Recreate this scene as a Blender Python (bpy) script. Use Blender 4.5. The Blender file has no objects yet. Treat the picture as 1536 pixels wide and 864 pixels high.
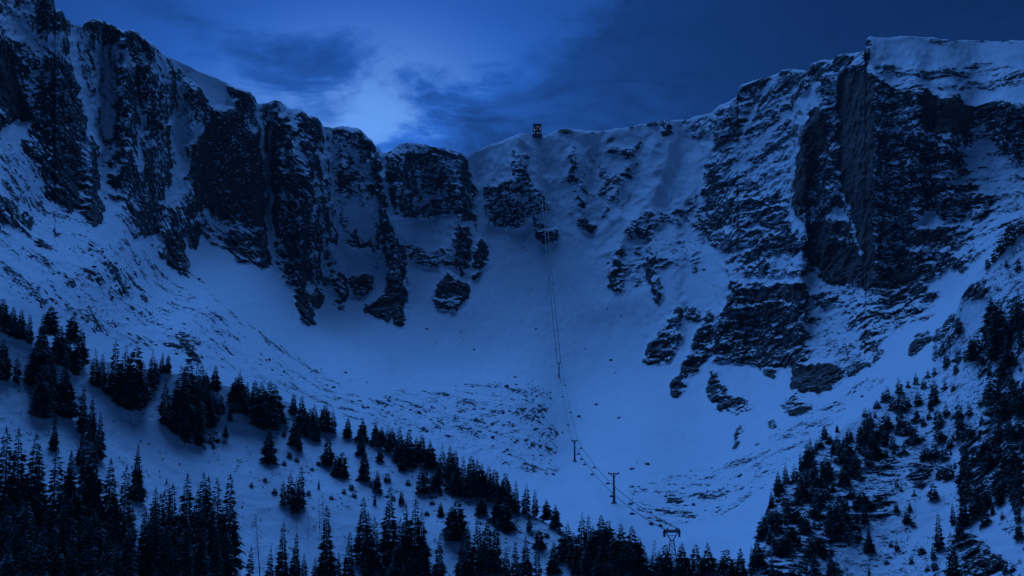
import bpy, math, random
import numpy as np

# ------------------------------------------------------------------ camera, sky, light, exposure
SC = bpy.context.scene
COL = SC.collection
F = 768.0 / math.tan(math.radians(20.0))          # focal length in photo pixels (1536 wide)
PITCH = math.atan(348.0 / F)
cam_data = bpy.data.cameras.new('camera')
cam_data.sensor_width = 36.0
cam_data.lens = 18.0 / math.tan(math.radians(20.0))
cam_data.clip_start = 1.0
cam_data.clip_end = 30000.0
cam = bpy.data.objects.new('camera', cam_data)
cam.rotation_euler = (math.pi / 2 + PITCH, 0, 0)
COL.objects.link(cam)
SC.camera = cam

SUN_EL, SUN_AZ = math.radians(53), math.radians(348)     # azimuth clockwise from +Y: high on the left, beyond the wall
SUN_E, SUN_COL = 2.15, (0.095, 0.33, 1.0)
SKY_STRENGTH = 0.05
EXPOSURE = 0.0
HAZE = 0.00002
world = bpy.data.worlds.new('World')
SC.world = world
world.use_nodes = True
SC.view_settings.view_transform = 'Standard'
SC.view_settings.look = 'None'
SC.view_settings.exposure = EXPOSURE
SC.view_settings.gamma = 1.0


class NT:
    """tiny helper for node trees"""
    def __init__(self, tree):
        self.t = tree
        tree.nodes.clear()

    def n(self, kind, _ins=None, **props):
        nd = self.t.nodes.new(kind)
        for k, v in props.items():
            setattr(nd, k, v)
        for k, v in (_ins or {}).items():
            sock = nd.inputs[k]
            if isinstance(v, bpy.types.NodeSocket):
                self.t.links.new(v, sock)
            else:
                sock.default_value = v
        return nd

    def math(self, op, a, b=0.0, c=0.0, clamp=False):
        return self.n('ShaderNodeMath', {0: a, 1: b, 2: c}, operation=op, use_clamp=clamp).outputs[0]

    def mapr(self, v, a, b, c=0.0, d=1.0, smooth=True):
        nd = self.n('ShaderNodeMapRange', {'Value': v, 'From Min': a, 'From Max': b, 'To Min': c, 'To Max': d})
        if smooth:
            nd.interpolation_type = 'SMOOTHSTEP'
        return nd.outputs['Result']

    def mix(self, f, a, b):
        nd = self.n('ShaderNodeMix', data_type='RGBA')
        for s, v in ((nd.inputs[0], f), (nd.inputs[6], a), (nd.inputs[7], b)):
            if isinstance(v, bpy.types.NodeSocket):
                self.t.links.new(v, s)
            else:
                s.default_value = v if not isinstance(v, tuple) or len(v) == 4 else (*v, 1)
        return nd.outputs[2]

    def noise(self, vec, scale, detail=4.0, rough=0.55, lac=2.0, dist=0.0):
        return self.n('ShaderNodeTexNoise', {'Vector': vec, 'Scale': scale, 'Detail': detail, 'Roughness': rough,
                                             'Lacunarity': lac, 'Distortion': dist}).outputs['Fac']

    def mapping(self, vec, scale=(1, 1, 1), loc=(0, 0, 0), rot=(0, 0, 0)):
        return self.n('ShaderNodeMapping', {'Vector': vec, 'Scale': scale, 'Location': loc, 'Rotation': rot}).outputs[0]


def pix_dir(x, y):
    """world direction of a photo pixel, scaled so that its Y component is 1"""
    cx = (np.asarray(x, float) - 768.0) / F
    cy = (432.0 - np.asarray(y, float)) / F
    c, s = math.cos(PITCH), math.sin(PITCH)
    dy = c - cy * s
    dz = s + cy * c
    return cx / dy, dz / dy


def build_world():
    t = NT(world.node_tree)
    geo = t.n('ShaderNodeTexCoord').outputs['Generated']
    sky = t.n('ShaderNodeTexSky', sky_type='NISHITA', sun_disc=False, sun_elevation=SUN_EL, sun_rotation=SUN_AZ,
              altitude=1500.0, air_density=1.0, dust_density=0.6, ozone_density=3.0).outputs[0]
    tint = t.n('ShaderNodeMix', data_type='RGBA', blend_type='MULTIPLY')
    tint.inputs[0].default_value = 1.0
    t.t.links.new(sky, tint.inputs[6])
    tint.inputs[7].default_value = (0.115, 0.40, 1.0, 1)
    # cloud cover: a layer of stratus in planar coordinates (dir.xy / dir.z), the way a flat cloud deck lies
    sep = t.n('ShaderNodeSeparateXYZ', {0: geo})
    z = t.math('ADD', t.math('MAXIMUM', sep.outputs[2], 0.0), 0.16)
    px = t.math('DIVIDE', sep.outputs[0], z)
    py = t.math('DIVIDE', sep.outputs[1], z)
    vec = t.n('ShaderNodeCombineXYZ', {0: px, 1: py, 2: 0.0}).outputs[0]
    base = t.noise(t.mapping(vec, (1.3, 1.1, 1), (3.1, 1.7, 0)), 1.0, 7, 0.6, 2.1, 0.6)
    wisp = t.noise(t.mapping(vec, (4.2, 5.5, 1), (0.3, 5.7, 0)), 1.0, 6, 0.62, 2.1, 0.9)
    # the heavy bank on the right and the break of the dusk glow on the left, as angles round the horizon
    az = t.math('ARCTAN2', sep.outputs[0], sep.outputs[1])
    el = t.math('ARCSINE', sep.outputs[2])
    # heavy bank: grows to the right of a slanting edge
    edge = t.math('SUBTRACT', t.math('MULTIPLY', az, 3.0), t.math('MULTIPLY', el, 4.2))
    wob = t.math('MULTIPLY', t.math('SUBTRACT', base, 0.5), 2.6)
    wob2 = t.math('MULTIPLY', t.math('SUBTRACT', wisp, 0.5), 0.75)
    bank = t.mapr(t.math('ADD', t.math('ADD', edge, wob), wob2), -1.74, -1.38)
    bank = t.math('MULTIPLY', bank, t.mapr(el, .255, .305, .62, 1.0))
    azc = t.math('ADD', az, 0.105)
    elc = t.math('SUBTRACT', el, 0.268)
    d2 = t.math('ADD', t.math('MULTIPLY', t.math('MULTIPLY', azc, azc), 58.0), t.math('MULTIPLY', t.math('MULTIPLY', elc, elc), 110.0))
    glow = t.math('DIVIDE', 1.0, t.math('ADD', 1.0, d2))
    streak = t.noise(t.mapping(vec, (1.9, 1.1, 1), (7.3, 2.1, 0), (0, 0, 0.25)), 1.0, 6, 0.58, 2.0, 0.4)
    sa = t.math('DIVIDE', t.math('ADD', az, .185), .15)
    se = t.math('DIVIDE', t.math('SUBTRACT', t.math('SUBTRACT', el, .328), t.math('MULTIPLY', t.math('ADD', az, .175), -.25)), .028)
    blob = t.math('EXPONENT', t.math('MULTIPLY', t.math('ADD', t.math('MULTIPLY', sa, sa), t.math('MULTIPLY', se, se)), -.8))
    lc = t.mapr(t.math('ADD', t.math('MULTIPLY', blob, .50), t.math('ADD', t.math('MULTIPLY', t.math('SUBTRACT', streak, .5), 3.0), t.math('MULTIPLY', wob2, 1.7))), 0.04, 0.70)
    bright = t.math('ADD', t.math('MULTIPLY', glow, 2.25), 0.49)
    bright = t.math('MULTIPLY', bright, t.mapr(lc, 0, 1, 1.0, 0.42, False))
    bright = t.math('MULTIPLY', bright, t.mapr(t.math('ADD', bank, t.math('MULTIPLY', t.math('MULTIPLY', t.math('ADD', t.math('MULTIPLY', t.math('SUBTRACT', base, .5), 1.3), t.math('MULTIPLY', t.math('SUBTRACT', wisp, .5), .9)), bank), 1.0)), 0, 1, 1.0, 0.54, False))
    m = t.n('ShaderNodeMix', data_type='RGBA', blend_type='MULTIPLY')
    m.inputs[0].default_value = 1.0
    pale = t.n('ShaderNodeMix', data_type='RGBA', blend_type='MULTIPLY')
    t.t.links.new(t.mapr(t.math('MULTIPLY', t.math('MULTIPLY', glow, t.mapr(bank, 0, 1, 1.0, .1, False)), t.mapr(lc, 0, 1, 1.0, .35, False)), .35, .95), pale.inputs[0])
    t.t.links.new(tint.outputs[2], pale.inputs[6])
    pale.inputs[7].default_value = (3.3, 1.55, .95, 1)
    t.t.links.new(pale.outputs[2], m.inputs[6])
    t.t.links.new(bright, m.inputs[7])
    bg = t.n('ShaderNodeBackground', {'Color': m.outputs[2], 'Strength': SKY_STRENGTH}).outputs[0]
    t.n('ShaderNodeOutputWorld', {'Surface': bg})


build_world()
sun_data = bpy.data.lights.new('sun', 'SUN')
sun_data.energy = SUN_E
sun_data.angle = math.radians(32)
sun_data.color = SUN_COL
sun = bpy.data.objects.new('sun', sun_data)
from mathutils import Vector
sd = Vector((math.sin(SUN_AZ) * math.cos(SUN_EL), math.cos(SUN_AZ) * math.cos(SUN_EL), math.sin(SUN_EL)))
sun.rotation_euler = sd.to_track_quat('Z', 'Y').to_euler()
sun.location = sd * 3000
COL.objects.link(sun)

# ------------------------------------------------------------------ numpy helpers
_rs = np.random.RandomState(7)
_perm = _rs.permutation(256).astype(np.int32)
_perm = np.concatenate([_perm, _perm])
_grad = _rs.normal(size=(256, 3)).astype(np.float32)
_grad /= np.linalg.norm(_grad, axis=1, keepdims=True)


def perlin(x, y, z):
    shp = np.shape(x)
    x = np.ravel(x).astype(np.float32); y = np.ravel(y).astype(np.float32); z = np.ravel(z).astype(np.float32)
    xi = np.floor(x).astype(np.int32); yi = np.floor(y).astype(np.int32); zi = np.floor(z).astype(np.int32)
    xf = x - xi; yf = y - yi; zf = z - zi
    u = xf * xf * xf * (xf * (xf * 6 - 15) + 10)
    v = yf * yf * yf * (yf * (yf * 6 - 15) + 10)
    w = zf * zf * zf * (zf * (zf * 6 - 15) + 10)
    out = np.zeros_like(x)
    for dx in (0, 1):
        wx = u if dx else 1 - u
        for dy in (0, 1):
            wy = v if dy else 1 - v
            a = _perm[_perm[(xi + dx) & 255] + ((yi + dy) & 255)]
            for dz in (0, 1):
                wz = w if dz else 1 - w
                g = _grad[_perm[a + ((zi + dz) & 255)]]
                out += wx * wy * wz * (g[:, 0] * (xf - dx) + g[:, 1] * (yf - dy) + g[:, 2] * (zf - dz))
    return (out * 1.6).reshape(shp)


def fbm(P, s, octv=3, gain=0.5, off=0.0):
    sx, sy, sz = s if isinstance(s, tuple) else (s, s, s)
    a, tot = 1.0, 0.0
    k = 1.0
    for i in range(octv):
        tot = tot + a * perlin(P[0] / sx * k + off + i * 17.3, P[1] / sy * k + off * 1.7, P[2] / sz * k - off)
        a *= gain
        k *= 2.03
    return tot


def ridged(P, s, octv=3, gain=0.5, off=0.0):
    sx, sy, sz = s if isinstance(s, tuple) else (s, s, s)
    a, tot = 1.0, 0.0
    k = 1.0
    for i in range(octv):
        tot = tot + a * (1 - 2 * np.abs(perlin(P[0] / sx * k + off + i * 9.1, P[1] / sy * k - off, P[2] / sz * k + off * .6)))
        a *= gain
        k *= 2.07
    return tot


def blur(a, sig, sigy=None):
    sigy = sig if sigy is None else sigy
    for ax, sg in ((0, sigy), (1, sig)):
        if sg <= 0:
            continue
        r = int(3 * sg + 1)
        k = np.exp(-0.5 * (np.arange(-r, r + 1) / sg) ** 2)
        k /= k.sum()
        pad = [(0, 0), (0, 0)]
        pad[ax] = (r, r)
        p = np.pad(a, pad, mode='edge')
        n = a.shape[ax]
        if r > 24:     # long kernels through the FFT
            N = p.shape[ax]
            K = np.fft.rfft(k, N)
            sh = [1, 1]; sh[ax] = -1
            q = np.fft.irfft(np.fft.rfft(p, axis=ax) * K.reshape(sh), N, axis=ax)
            a = np.take(q, np.arange(2 * r, 2 * r + n), axis=ax).astype(np.float32)
        else:
            out = np.zeros_like(a)
            for i, kv in enumerate(k):
                out += kv * (p[i:i + n, :] if ax == 0 else p[:, i:i + n])
            a = out
    return a


X0, X1, Y0, Y1 = -200, 1740, -110, 1080          # raster of the survey of the cirque, one cell per photo pixel
RW, RH = X1 - X0, Y1 - Y0


def sample(img, x, y, step=1.0):
    gx = np.clip((np.asarray(x) - X0) / step, 0, img.shape[1] - 1.001)
    gy = np.clip((np.asarray(y) - Y0) / step, 0, img.shape[0] - 1.001)
    ix = gx.astype(int); iy = gy.astype(int)
    fx = gx - ix; fy = gy - iy
    return (img[iy, ix] * (1 - fx) * (1 - fy) + img[iy, ix + 1] * fx * (1 - fy)
            + img[iy + 1, ix] * (1 - fx) * fy + img[iy + 1, ix + 1] * fx * fy)


def paint_poly(img, pts, val):
    pts = np.array(pts, float)
    x0 = max(int(pts[:, 0].min()) - X0 - 1, 0); x1 = min(int(pts[:, 0].max()) - X0 + 2, RW)
    y0 = max(int(pts[:, 1].min()) - Y0 - 1, 0); y1 = min(int(pts[:, 1].max()) - Y0 + 2, RH)
    if x1 <= x0 or y1 <= y0:
        return
    gx, gy = np.meshgrid(np.arange(x0, x1) + X0 + .5, np.arange(y0, y1) + Y0 + .5)
    ins = np.zeros(gx.shape, bool)
    n = len(pts)
    for i in range(n):
        ax, ay = pts[i]; bx, by = pts[(i + 1) % n]
        if ay == by:
            continue
        c = (ay > gy) != (by > gy)
        ins ^= c & (gx < (bx - ax) * (gy - ay) / (by - ay) + ax)
    img[y0:y1, x0:x1][ins] = val


def seg_dist(pts, margin):
    """distance to a polyline and fraction along it, in the box around it"""
    pts = np.array(pts, float)
    x0 = max(int(pts[:, 0].min() - margin) - X0, 0); x1 = min(int(pts[:, 0].max() + margin) - X0 + 1, RW)
    y0 = max(int(pts[:, 1].min() - margin) - Y0, 0); y1 = min(int(pts[:, 1].max() + margin) - Y0 + 1, RH)
    gx, gy = np.meshgrid(np.arange(x0, x1) + X0 + .5, np.arange(y0, y1) + Y0 + .5)
    best = np.full(gx.shape, 1e9); tt = np.zeros(gx.shape); side = np.zeros(gx.shape)
    n = len(pts) - 1
    for i in range(n):
        a, b = pts[i], pts[i + 1]
        d = b - a
        L = (d ** 2).sum() + 1e-9
        t = np.clip(((gx - a[0]) * d[0] + (gy - a[1]) * d[1]) / L, 0, 1)
        dd = np.hypot(gx - a[0] - t * d[0], gy - a[1] - t * d[1])
        m = dd < best
        best = np.where(m, dd, best)
        tt = np.where(m, (i + t) / n, tt)
        side = np.where(m, np.sign(d[0] * (gy - a[1]) - d[1] * (gx - a[0])), side)
    return (slice(y0, y1), slice(x0, x1)), best, tt, side


def paint_line(img, pts, w, val, w2=None):
    w2 = w if w2 is None else w2
    sl, d, t, _ = seg_dist(pts, max(w, w2) + 2)
    m = d < (w + (w2 - w) * t) / 2
    img[sl][m] = val


# ------------------------------------------------------------------ the survey: how much rock stands out of the snow
rock = np.zeros((RH, RW), np.float32)
P, L = paint_poly, paint_line
# left slopes below the wall: debris through the snow
P(rock, [(-200, 150), (0, 195), (80, 290), (150, 340), (260, 420), (330, 470), (430, 545), (600, 625), (560, 640), (400, 585), (290, 540), (200, 520), (100, 485), (0, 440), (-200, 400)], .20)
P(rock, [(0, 200), (60, 250), (100, 320), (230, 400), (240, 420), (140, 350), (60, 320), (0, 280)], .33)
for pts, w, v in (([(0, 345), (60, 385), (110, 430)], 6, .42), ([(135, 365), (160, 385), (178, 410), (190, 436)], 9, .62), ([(190, 400), (205, 425), (221, 449)], 9, .72),
                  ([(182, 352), (184, 375)], 6, .65), ([(272, 503), (284, 520), (292, 540)], 12, .78), ([(130, 400), (190, 450), (262, 512)], 12, .38),
                  ([(170, 483), (226, 522)], 6, .42), ([(285, 410), (345, 470), (430, 530), (485, 562)], 5, .38), ([(430, 532), (540, 597), (600, 622)], 7, .36),
                  ([(400, 512), (425, 530)], 5, .55), ([(30, 440), (70, 452)], 6, .42), ([(0, 400), (60, 440), (140, 480), (200, 515)], 9, .34), ([(260, 430), (330, 490), (420, 552)], 7, .34),
                  ([(160, 330), (250, 420), (330, 500)], 8, .36), ([(520, 610), (560, 612)], 7, .45)):
    L(rock, pts, w, v)
P(rock, [(-30, 280), (0, 290), (25, 305), (52, 330), (45, 345), (20, 340), (-30, 335)], .72)
P(rock, [(50, 350), (70, 350), (68, 373), (53, 370)], .68)
P(rock, [(30, 335), (50, 335), (45, 357), (31, 350)], .68)
P(rock, [(80, 335), (95, 338), (92, 352), (78, 348)], .6)
# moraine humps in the floor and right-hand debris fans
P(rock, [(520, 605), (600, 588), (680, 580), (745, 570), (800, 574), (832, 592), (816, 622), (842, 650), (828, 690), (845, 712), (790, 712), (760, 700), (700, 665), (620, 650), (560, 635)], .26)
P(rock, [(792, 590), (812, 592), (818, 630), (800, 625)], .36)
P(rock, [(560, 600), (590, 605), (588, 620), (560, 612)], .4)
P(rock, [(940, 735), (1000, 716), (1100, 690), (1300, 565), (1340, 560), (1200, 685), (1090, 775), (1000, 795), (950, 775)], .21)
P(rock, [(965, 745), (1040, 728), (1075, 735), (1040, 775), (985, 790), (955, 775)], .36)
# ---- left wall
P(rock, [(-200, -110), (80, -110), (100, 25), (108, 38), (125, 35), (150, 28), (185, 45), (205, 45), (245, 80), (300, 125), (340, 150), (385, 150), (395, 200), (400, 300), (405, 405), (375, 398), (345, 385), (335, 372), (325, 370), (302, 350), (296, 374), (275, 352), (284, 400), (281, 417), (262, 402), (240, 390), (232, 372), (215, 352), (200, 360), (185, 335), (172, 320), (190, 300), (152, 300), (155, 335), (146, 338), (125, 322), (113, 305), (105, 320), (90, 300), (80, 305), (62, 270), (45, 240), (30, 215), (50, 185), (20, 183), (0, 195), (-200, 190)], .66)
P(rock, [(-200, -110), (78, -110), (62, 20), (55, 60), (30, 62), (0, 30), (-200, 0)], .38)
P(rock, [(0, 20), (30, 30), (55, 50), (70, 50), (75, 68), (50, 75), (30, 60), (10, 58)], .2)
P(rock, [(-60, 60), (10, 62), (25, 110), (28, 125), (40, 140), (42, 165), (52, 182), (20, 180), (10, 160), (-60, 150)], 1.1)
P(rock, [(-60, 160), (0, 165), (15, 180), (0, 198), (-60, 200)], 1.0)
P(rock, [(48, 32), (58, 13), (66, -10), (82, -2), (86, 15), (96, 18), (103, 30), (110, 62), (100, 48), (85, 47), (70, 45), (60, 38)], 1.05)
P(rock, [(65, 75), (95, 80), (104, 95), (115, 120), (128, 145), (133, 165), (132, 205), (125, 205), (130, 240), (122, 300), (105, 310), (85, 300), (66, 230), (45, 200), (55, 190), (50, 160), (60, 120)], .93)
P(rock, [(110, 40), (125, 42), (135, 50), (145, 60), (160, 75), (170, 95), (175, 110), (165, 140), (172, 170), (178, 200), (185, 240), (175, 275), (165, 290), (150, 300), (120, 120)], .3)
P(rock, [(160, 260), (190, 258), (192, 285), (165, 282)], .85)
L(rock, [(109, 45), (112, 80), (118, 110), (125, 140), (134, 165), (140, 195), (148, 220), (153, 260), (156, 300), (163, 340), (172, 360)], 8, 0, 15)
P(rock, [(135, 200), (142, 205), (150, 250), (150, 290), (156, 335), (145, 338), (128, 322), (128, 290), (140, 250)], 1.0)
P(rock, [(127, 30), (148, 28), (180, 42), (187, 58), (175, 70), (155, 72), (143, 60), (150, 50), (128, 43)], .95)
P(rock, [(190, 46), (205, 45), (222, 60), (240, 74), (248, 90), (238, 95), (225, 85), (205, 80), (190, 70)], .92)
P(rock, [(185, 95), (205, 95), (230, 110), (248, 130), (255, 165), (255, 215), (262, 240), (255, 275), (245, 290), (225, 300), (205, 280), (190, 260), (185, 225), (175, 190), (172, 150), (180, 120)], .86)
P(rock, [(283, 135), (300, 135), (313, 155), (308, 162), (288, 160)], .97)
P(rock, [(205, 300), (240, 302), (243, 330), (240, 350), (215, 350), (203, 330)], .9)
L(rock, [(165, 68), (185, 80), (197, 97)], 8, .08)
L(rock, [(230, 85), (235, 105), (245, 122)], 8, .08)
L(rock, [(195, 140), (205, 160), (216, 175), (209, 200), (212, 252)], 6, .1, 10)
L(rock, [(168, 120), (190, 150), (205, 175)], 4, .2)
L(rock, [(275, 148), (281, 166)], 5, .1)
P(rock, [(258, 170), (265, 175), (270, 195), (283, 204), (295, 195), (290, 185), (302, 185), (308, 200), (292, 205), (283, 225), (292, 240), (285, 250), (280, 270), (286, 275), (275, 300), (262, 310), (243, 305), (258, 270), (258, 250), (255, 220)], .16)
P(rock, [(246, 82), (272, 94), (300, 108), (338, 125), (342, 140), (352, 155), (345, 165), (325, 160), (312, 150), (300, 130), (285, 120), (265, 100)], -.1)
P(rock, [(338, 125), (352, 131), (354, 152), (345, 146)], .95)
P(rock, [(352, 133), (375, 138), (384, 150), (387, 175), (394, 200), (395, 240), (385, 240), (375, 215), (368, 200), (355, 165)], .95)
P(rock, [(374, 180), (382, 185), (386, 205), (378, 200)], .1)
P(rock, [(318, 165), (345, 170), (372, 190), (380, 210), (394, 235), (400, 300), (398, 345), (385, 340), (370, 335), (350, 335), (330, 330), (300, 318), (285, 320), (290, 290), (285, 250), (290, 225), (300, 200), (310, 180)], .98)
P(rock, [(340, 345), (400, 350), (408, 400), (395, 405), (375, 397), (350, 388), (340, 370)], .9)
P(rock, [(274, 345), (300, 340), (297, 372), (285, 368)], .97)
P(rock, [(240, 345), (262, 345), (275, 365), (283, 400), (281, 417), (262, 400), (250, 385)], .95)
P(rock, [(220, 352), (238, 350), (238, 378), (228, 372), (215, 365)], .15)
L(rock, [(302, 320), (320, 330), (345, 335), (360, 338)], 7, .3)
L(rock, [(388, 160), (395, 200), (400, 240), (404, 300), (407, 340), (412, 380), (415, 412)], 6, .0, 9)
# ---- second buttress
P(rock, [(390, 158), (410, 151), (425, 153), (433, 163), (455, 165), (462, 175), (478, 177), (484, 190), (490, 215), (497, 240), (502, 280), (507, 320), (512, 372), (500, 365), (490, 372), (485, 400), (480, 432), (470, 425), (460, 430), (440, 428), (420, 418), (413, 395), (410, 330), (404, 240), (396, 200)], .74)
P(rock, [(390, 156), (425, 153), (430, 170), (420, 180), (402, 195)], .35)
P(rock, [(395, 195), (420, 185), (432, 200), (425, 240), (405, 228)], .45)
P(rock, [(432, 163), (452, 165), (450, 185), (458, 205), (445, 205)], .2)
P(rock, [(452, 165), (478, 177), (488, 200), (482, 215), (470, 215), (458, 205), (448, 195)], .97)
P(rock, [(404, 235), (425, 250), (460, 240), (470, 280), (475, 330), (490, 370), (478, 395), (470, 420), (440, 425), (430, 380), (425, 340), (414, 300)], .93)
L(rock, [(445, 205), (455, 230), (460, 262)], 5, .08)
L(rock, [(480, 215), (482, 240), (475, 268), (478, 300), (470, 330)], 7, .2)
L(rock, [(418, 345), (423, 365), (430, 392)], 7, .3)
P(rock, [(446, 432), (455, 430), (462, 445), (470, 470), (472, 490), (465, 492), (447, 478), (446, 455), (441, 445)], 1.0)
P(rock, [(462, 438), (480, 433), (488, 455), (478, 465), (468, 455)], .9)
L(rock, [(484, 190), (492, 215), (498, 260), (505, 310), (512, 350), (514, 372), (522, 402), (545, 425)], 6, -.1, 12)
# ---- third buttress
P(rock, [(488, 190), (520, 189), (542, 193), (550, 205), (560, 215), (570, 228), (574, 260), (580, 300), (587, 330), (580, 340), (575, 365), (560, 370), (530, 372), (518, 368), (512, 330), (502, 280), (495, 240)], .48)
P(rock, [(540, 195), (550, 206), (562, 218), (571, 232), (578, 290), (588, 335), (590, 365), (575, 365), (568, 320), (563, 280), (555, 250), (540, 230), (520, 215), (515, 205), (530, 198)], .86)
P(rock, [(510, 240), (540, 240), (540, 270), (515, 275)], .62)
P(rock, [(522, 300), (566, 320), (568, 358), (545, 366), (522, 345)], .2)
P(rock, [(578, 340), (590, 345), (600, 360), (612, 378), (612, 410), (608, 420), (613, 440), (610, 460), (606, 488), (598, 488), (585, 480), (565, 475), (545, 468), (553, 455), (575, 440), (580, 420), (585, 400), (572, 375)], 1.0)
P(rock, [(525, 413), (560, 413), (558, 435), (545, 450), (530, 448)], .85)
P(rock, [(486, 408), (520, 412), (524, 430), (505, 430), (485, 435)], .75)
P(rock, [(505, 430), (522, 430), (524, 445), (512, 455), (503, 445)], .8)
P(rock, [(508, 456), (517, 460), (516, 470), (508, 464)], .95)
P(rock, [(468, 378), (500, 378), (510, 400), (484, 402)], .4)
P(rock, [(556, 370), (575, 372), (580, 400), (560, 402)], .45)
L(rock, [(573, 230), (577, 270), (584, 310), (589, 335), (602, 355), (614, 378), (619, 400), (618, 440)], 6, -.1, 9)
# ---- fourth buttress with its snow bench
P(rock, [(578, 232), (590, 222), (605, 215), (640, 216), (650, 222), (668, 223), (690, 228), (700, 240), (710, 265), (714, 300), (715, 335), (718, 350), (712, 345), (705, 330), (690, 335), (685, 320), (640, 325), (620, 330), (592, 328), (586, 300), (582, 260)], .86)
P(rock, [(588, 222), (605, 214), (640, 215), (648, 222), (645, 229), (615, 229), (595, 233)], .4)
P(rock, [(615, 230), (650, 230), (657, 245), (640, 246), (615, 243)], 1.05)
P(rock, [(583, 255), (593, 258), (596, 300), (588, 300)], 1.1)
L(rock, [(615, 305), (645, 300), (662, 290), (688, 292)], 11, .3)
L(rock, [(672, 225), (684, 258), (691, 292)], 5, .12)
P(rock, [(592, 330), (685, 323), (682, 350), (680, 368), (650, 373), (615, 368), (602, 350)], -.05)
P(rock, [(600, 366), (650, 372), (680, 368), (684, 340), (692, 335), (705, 350), (708, 375), (700, 405), (695, 412), (680, 405), (665, 395), (650, 405), (635, 400), (622, 395)], .7)
P(rock, [(684, 338), (694, 336), (706, 355), (707, 375), (700, 400), (697, 415), (690, 410), (680, 400), (680, 370)], 1.0)
P(rock, [(718, 360), (725, 358), (732, 380), (733, 395), (722, 405), (708, 402), (712, 385)], .95)
P(rock, [(705, 411), (722, 408), (724, 416), (712, 421)], 1.05)
P(rock, [(655, 422), (668, 415), (672, 408), (682, 420), (703, 425), (704, 440), (695, 450), (690, 462), (660, 462), (650, 452), (655, 440)], .9)
L(rock, [(700, 296), (706, 330), (713, 355), (708, 385), (704, 415)], 4, .05)
# ---- headwall
P(rock, [(728, 280), (745, 272), (768, 262), (775, 232), (790, 250), (800, 275), (815, 290), (825, 310), (826, 318), (810, 322), (785, 325), (783, 345), (770, 345), (740, 340), (728, 330), (726, 300)], .62)
P(rock, [(735, 310), (765, 305), (782, 330), (775, 344), (740, 338)], .85)
L(rock, [(771, 222), (772, 268)], 7, .55)
P(rock, [(783, 230), (795, 232), (797, 240), (785, 238)], .8)
P(rock, [(798, 325), (815, 335), (835, 345), (838, 360), (830, 368), (815, 368), (805, 355), (798, 340)], .85)
P(rock, [(790, 353), (796, 353), (800, 372), (792, 373)], .65)
P(rock, [(750, 350), (800, 350), (800, 382), (760, 375)], .22)
P(rock, [(835, 270), (880, 225), (950, 215), (960, 280), (900, 335), (850, 320)], .2)
for pts, w, v in (([(862, 225), (862, 245), (858, 262), (868, 282), (870, 300), (872, 322), (882, 338)], 9, .55), ([(858, 235), (864, 248)], 12, .66), ([(870, 272), (886, 292)], 9, .5), ([(843, 274), (862, 264)], 6, .55),
                  ([(912, 212), (922, 208)], 6, .7), ([(918, 228), (932, 222)], 6, .6), ([(940, 225), (942, 232)], 8, .8), ([(950, 228), (962, 214)], 9, .6),
                  ([(941, 235), (942, 262), (916, 278), (906, 294)], 6, .5), ([(935, 270), (915, 310), (900, 332)], 3, .6), ([(948, 292), (932, 315)], 3, .55),
                  ([(838, 196), (858, 197)], 6, .95), ([(888, 199), (892, 199)], 4, .9), ([(904, 199), (908, 198)], 4, .9), ([(945, 192), (950, 192)], 4, .9),
                  ([(972, 186), (992, 185)], 6, .9), ([(905, 288), (912, 270)], 8, .6), ([(1030, 190), (1055, 185)], 14, .5)):
    L(rock, pts, w, v)
P(rock, [(868, 330), (880, 332), (895, 345), (885, 353), (875, 342)], .85)
P(rock, [(993, 181), (1003, 181), (1008, 195), (1003, 206), (993, 206)], .85)
P(rock, [(1025, 178), (1068, 172), (1070, 205), (1045, 210), (1028, 205)], .5)
P(rock, [(930, 368), (1050, 340), (1062, 400), (1000, 400), (945, 430)], .24)
P(rock, [(1000, 310), (1015, 300), (1050, 290), (1052, 350), (1010, 335)], .3)
P(rock, [(950, 325), (960, 320), (985, 318), (1015, 325), (1012, 332), (990, 335), (985, 345), (972, 358), (955, 360), (940, 358), (938, 345), (945, 330)], .68)
P(rock, [(912, 410), (925, 375), (933, 362), (932, 395), (938, 405), (940, 430), (932, 443), (920, 435), (913, 425)], .66)
P(rock, [(955, 370), (965, 362), (966, 380), (952, 385)], .7)
P(rock, [(945, 400), (958, 396), (958, 430), (950, 432)], .5)
P(rock, [(962, 395), (975, 385), (978, 392), (966, 402)], .6)
P(rock, [(975, 392), (1000, 385), (1012, 395), (985, 401), (978, 415), (972, 425)], .8)
P(rock, [(975, 425), (990, 414), (998, 446), (990, 448), (985, 455), (975, 445)], .8)
L(rock, [(1041, 378), (1043, 406)], 9, .6)
L(rock, [(1028, 375), (1025, 400)], 4, .5)
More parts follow.
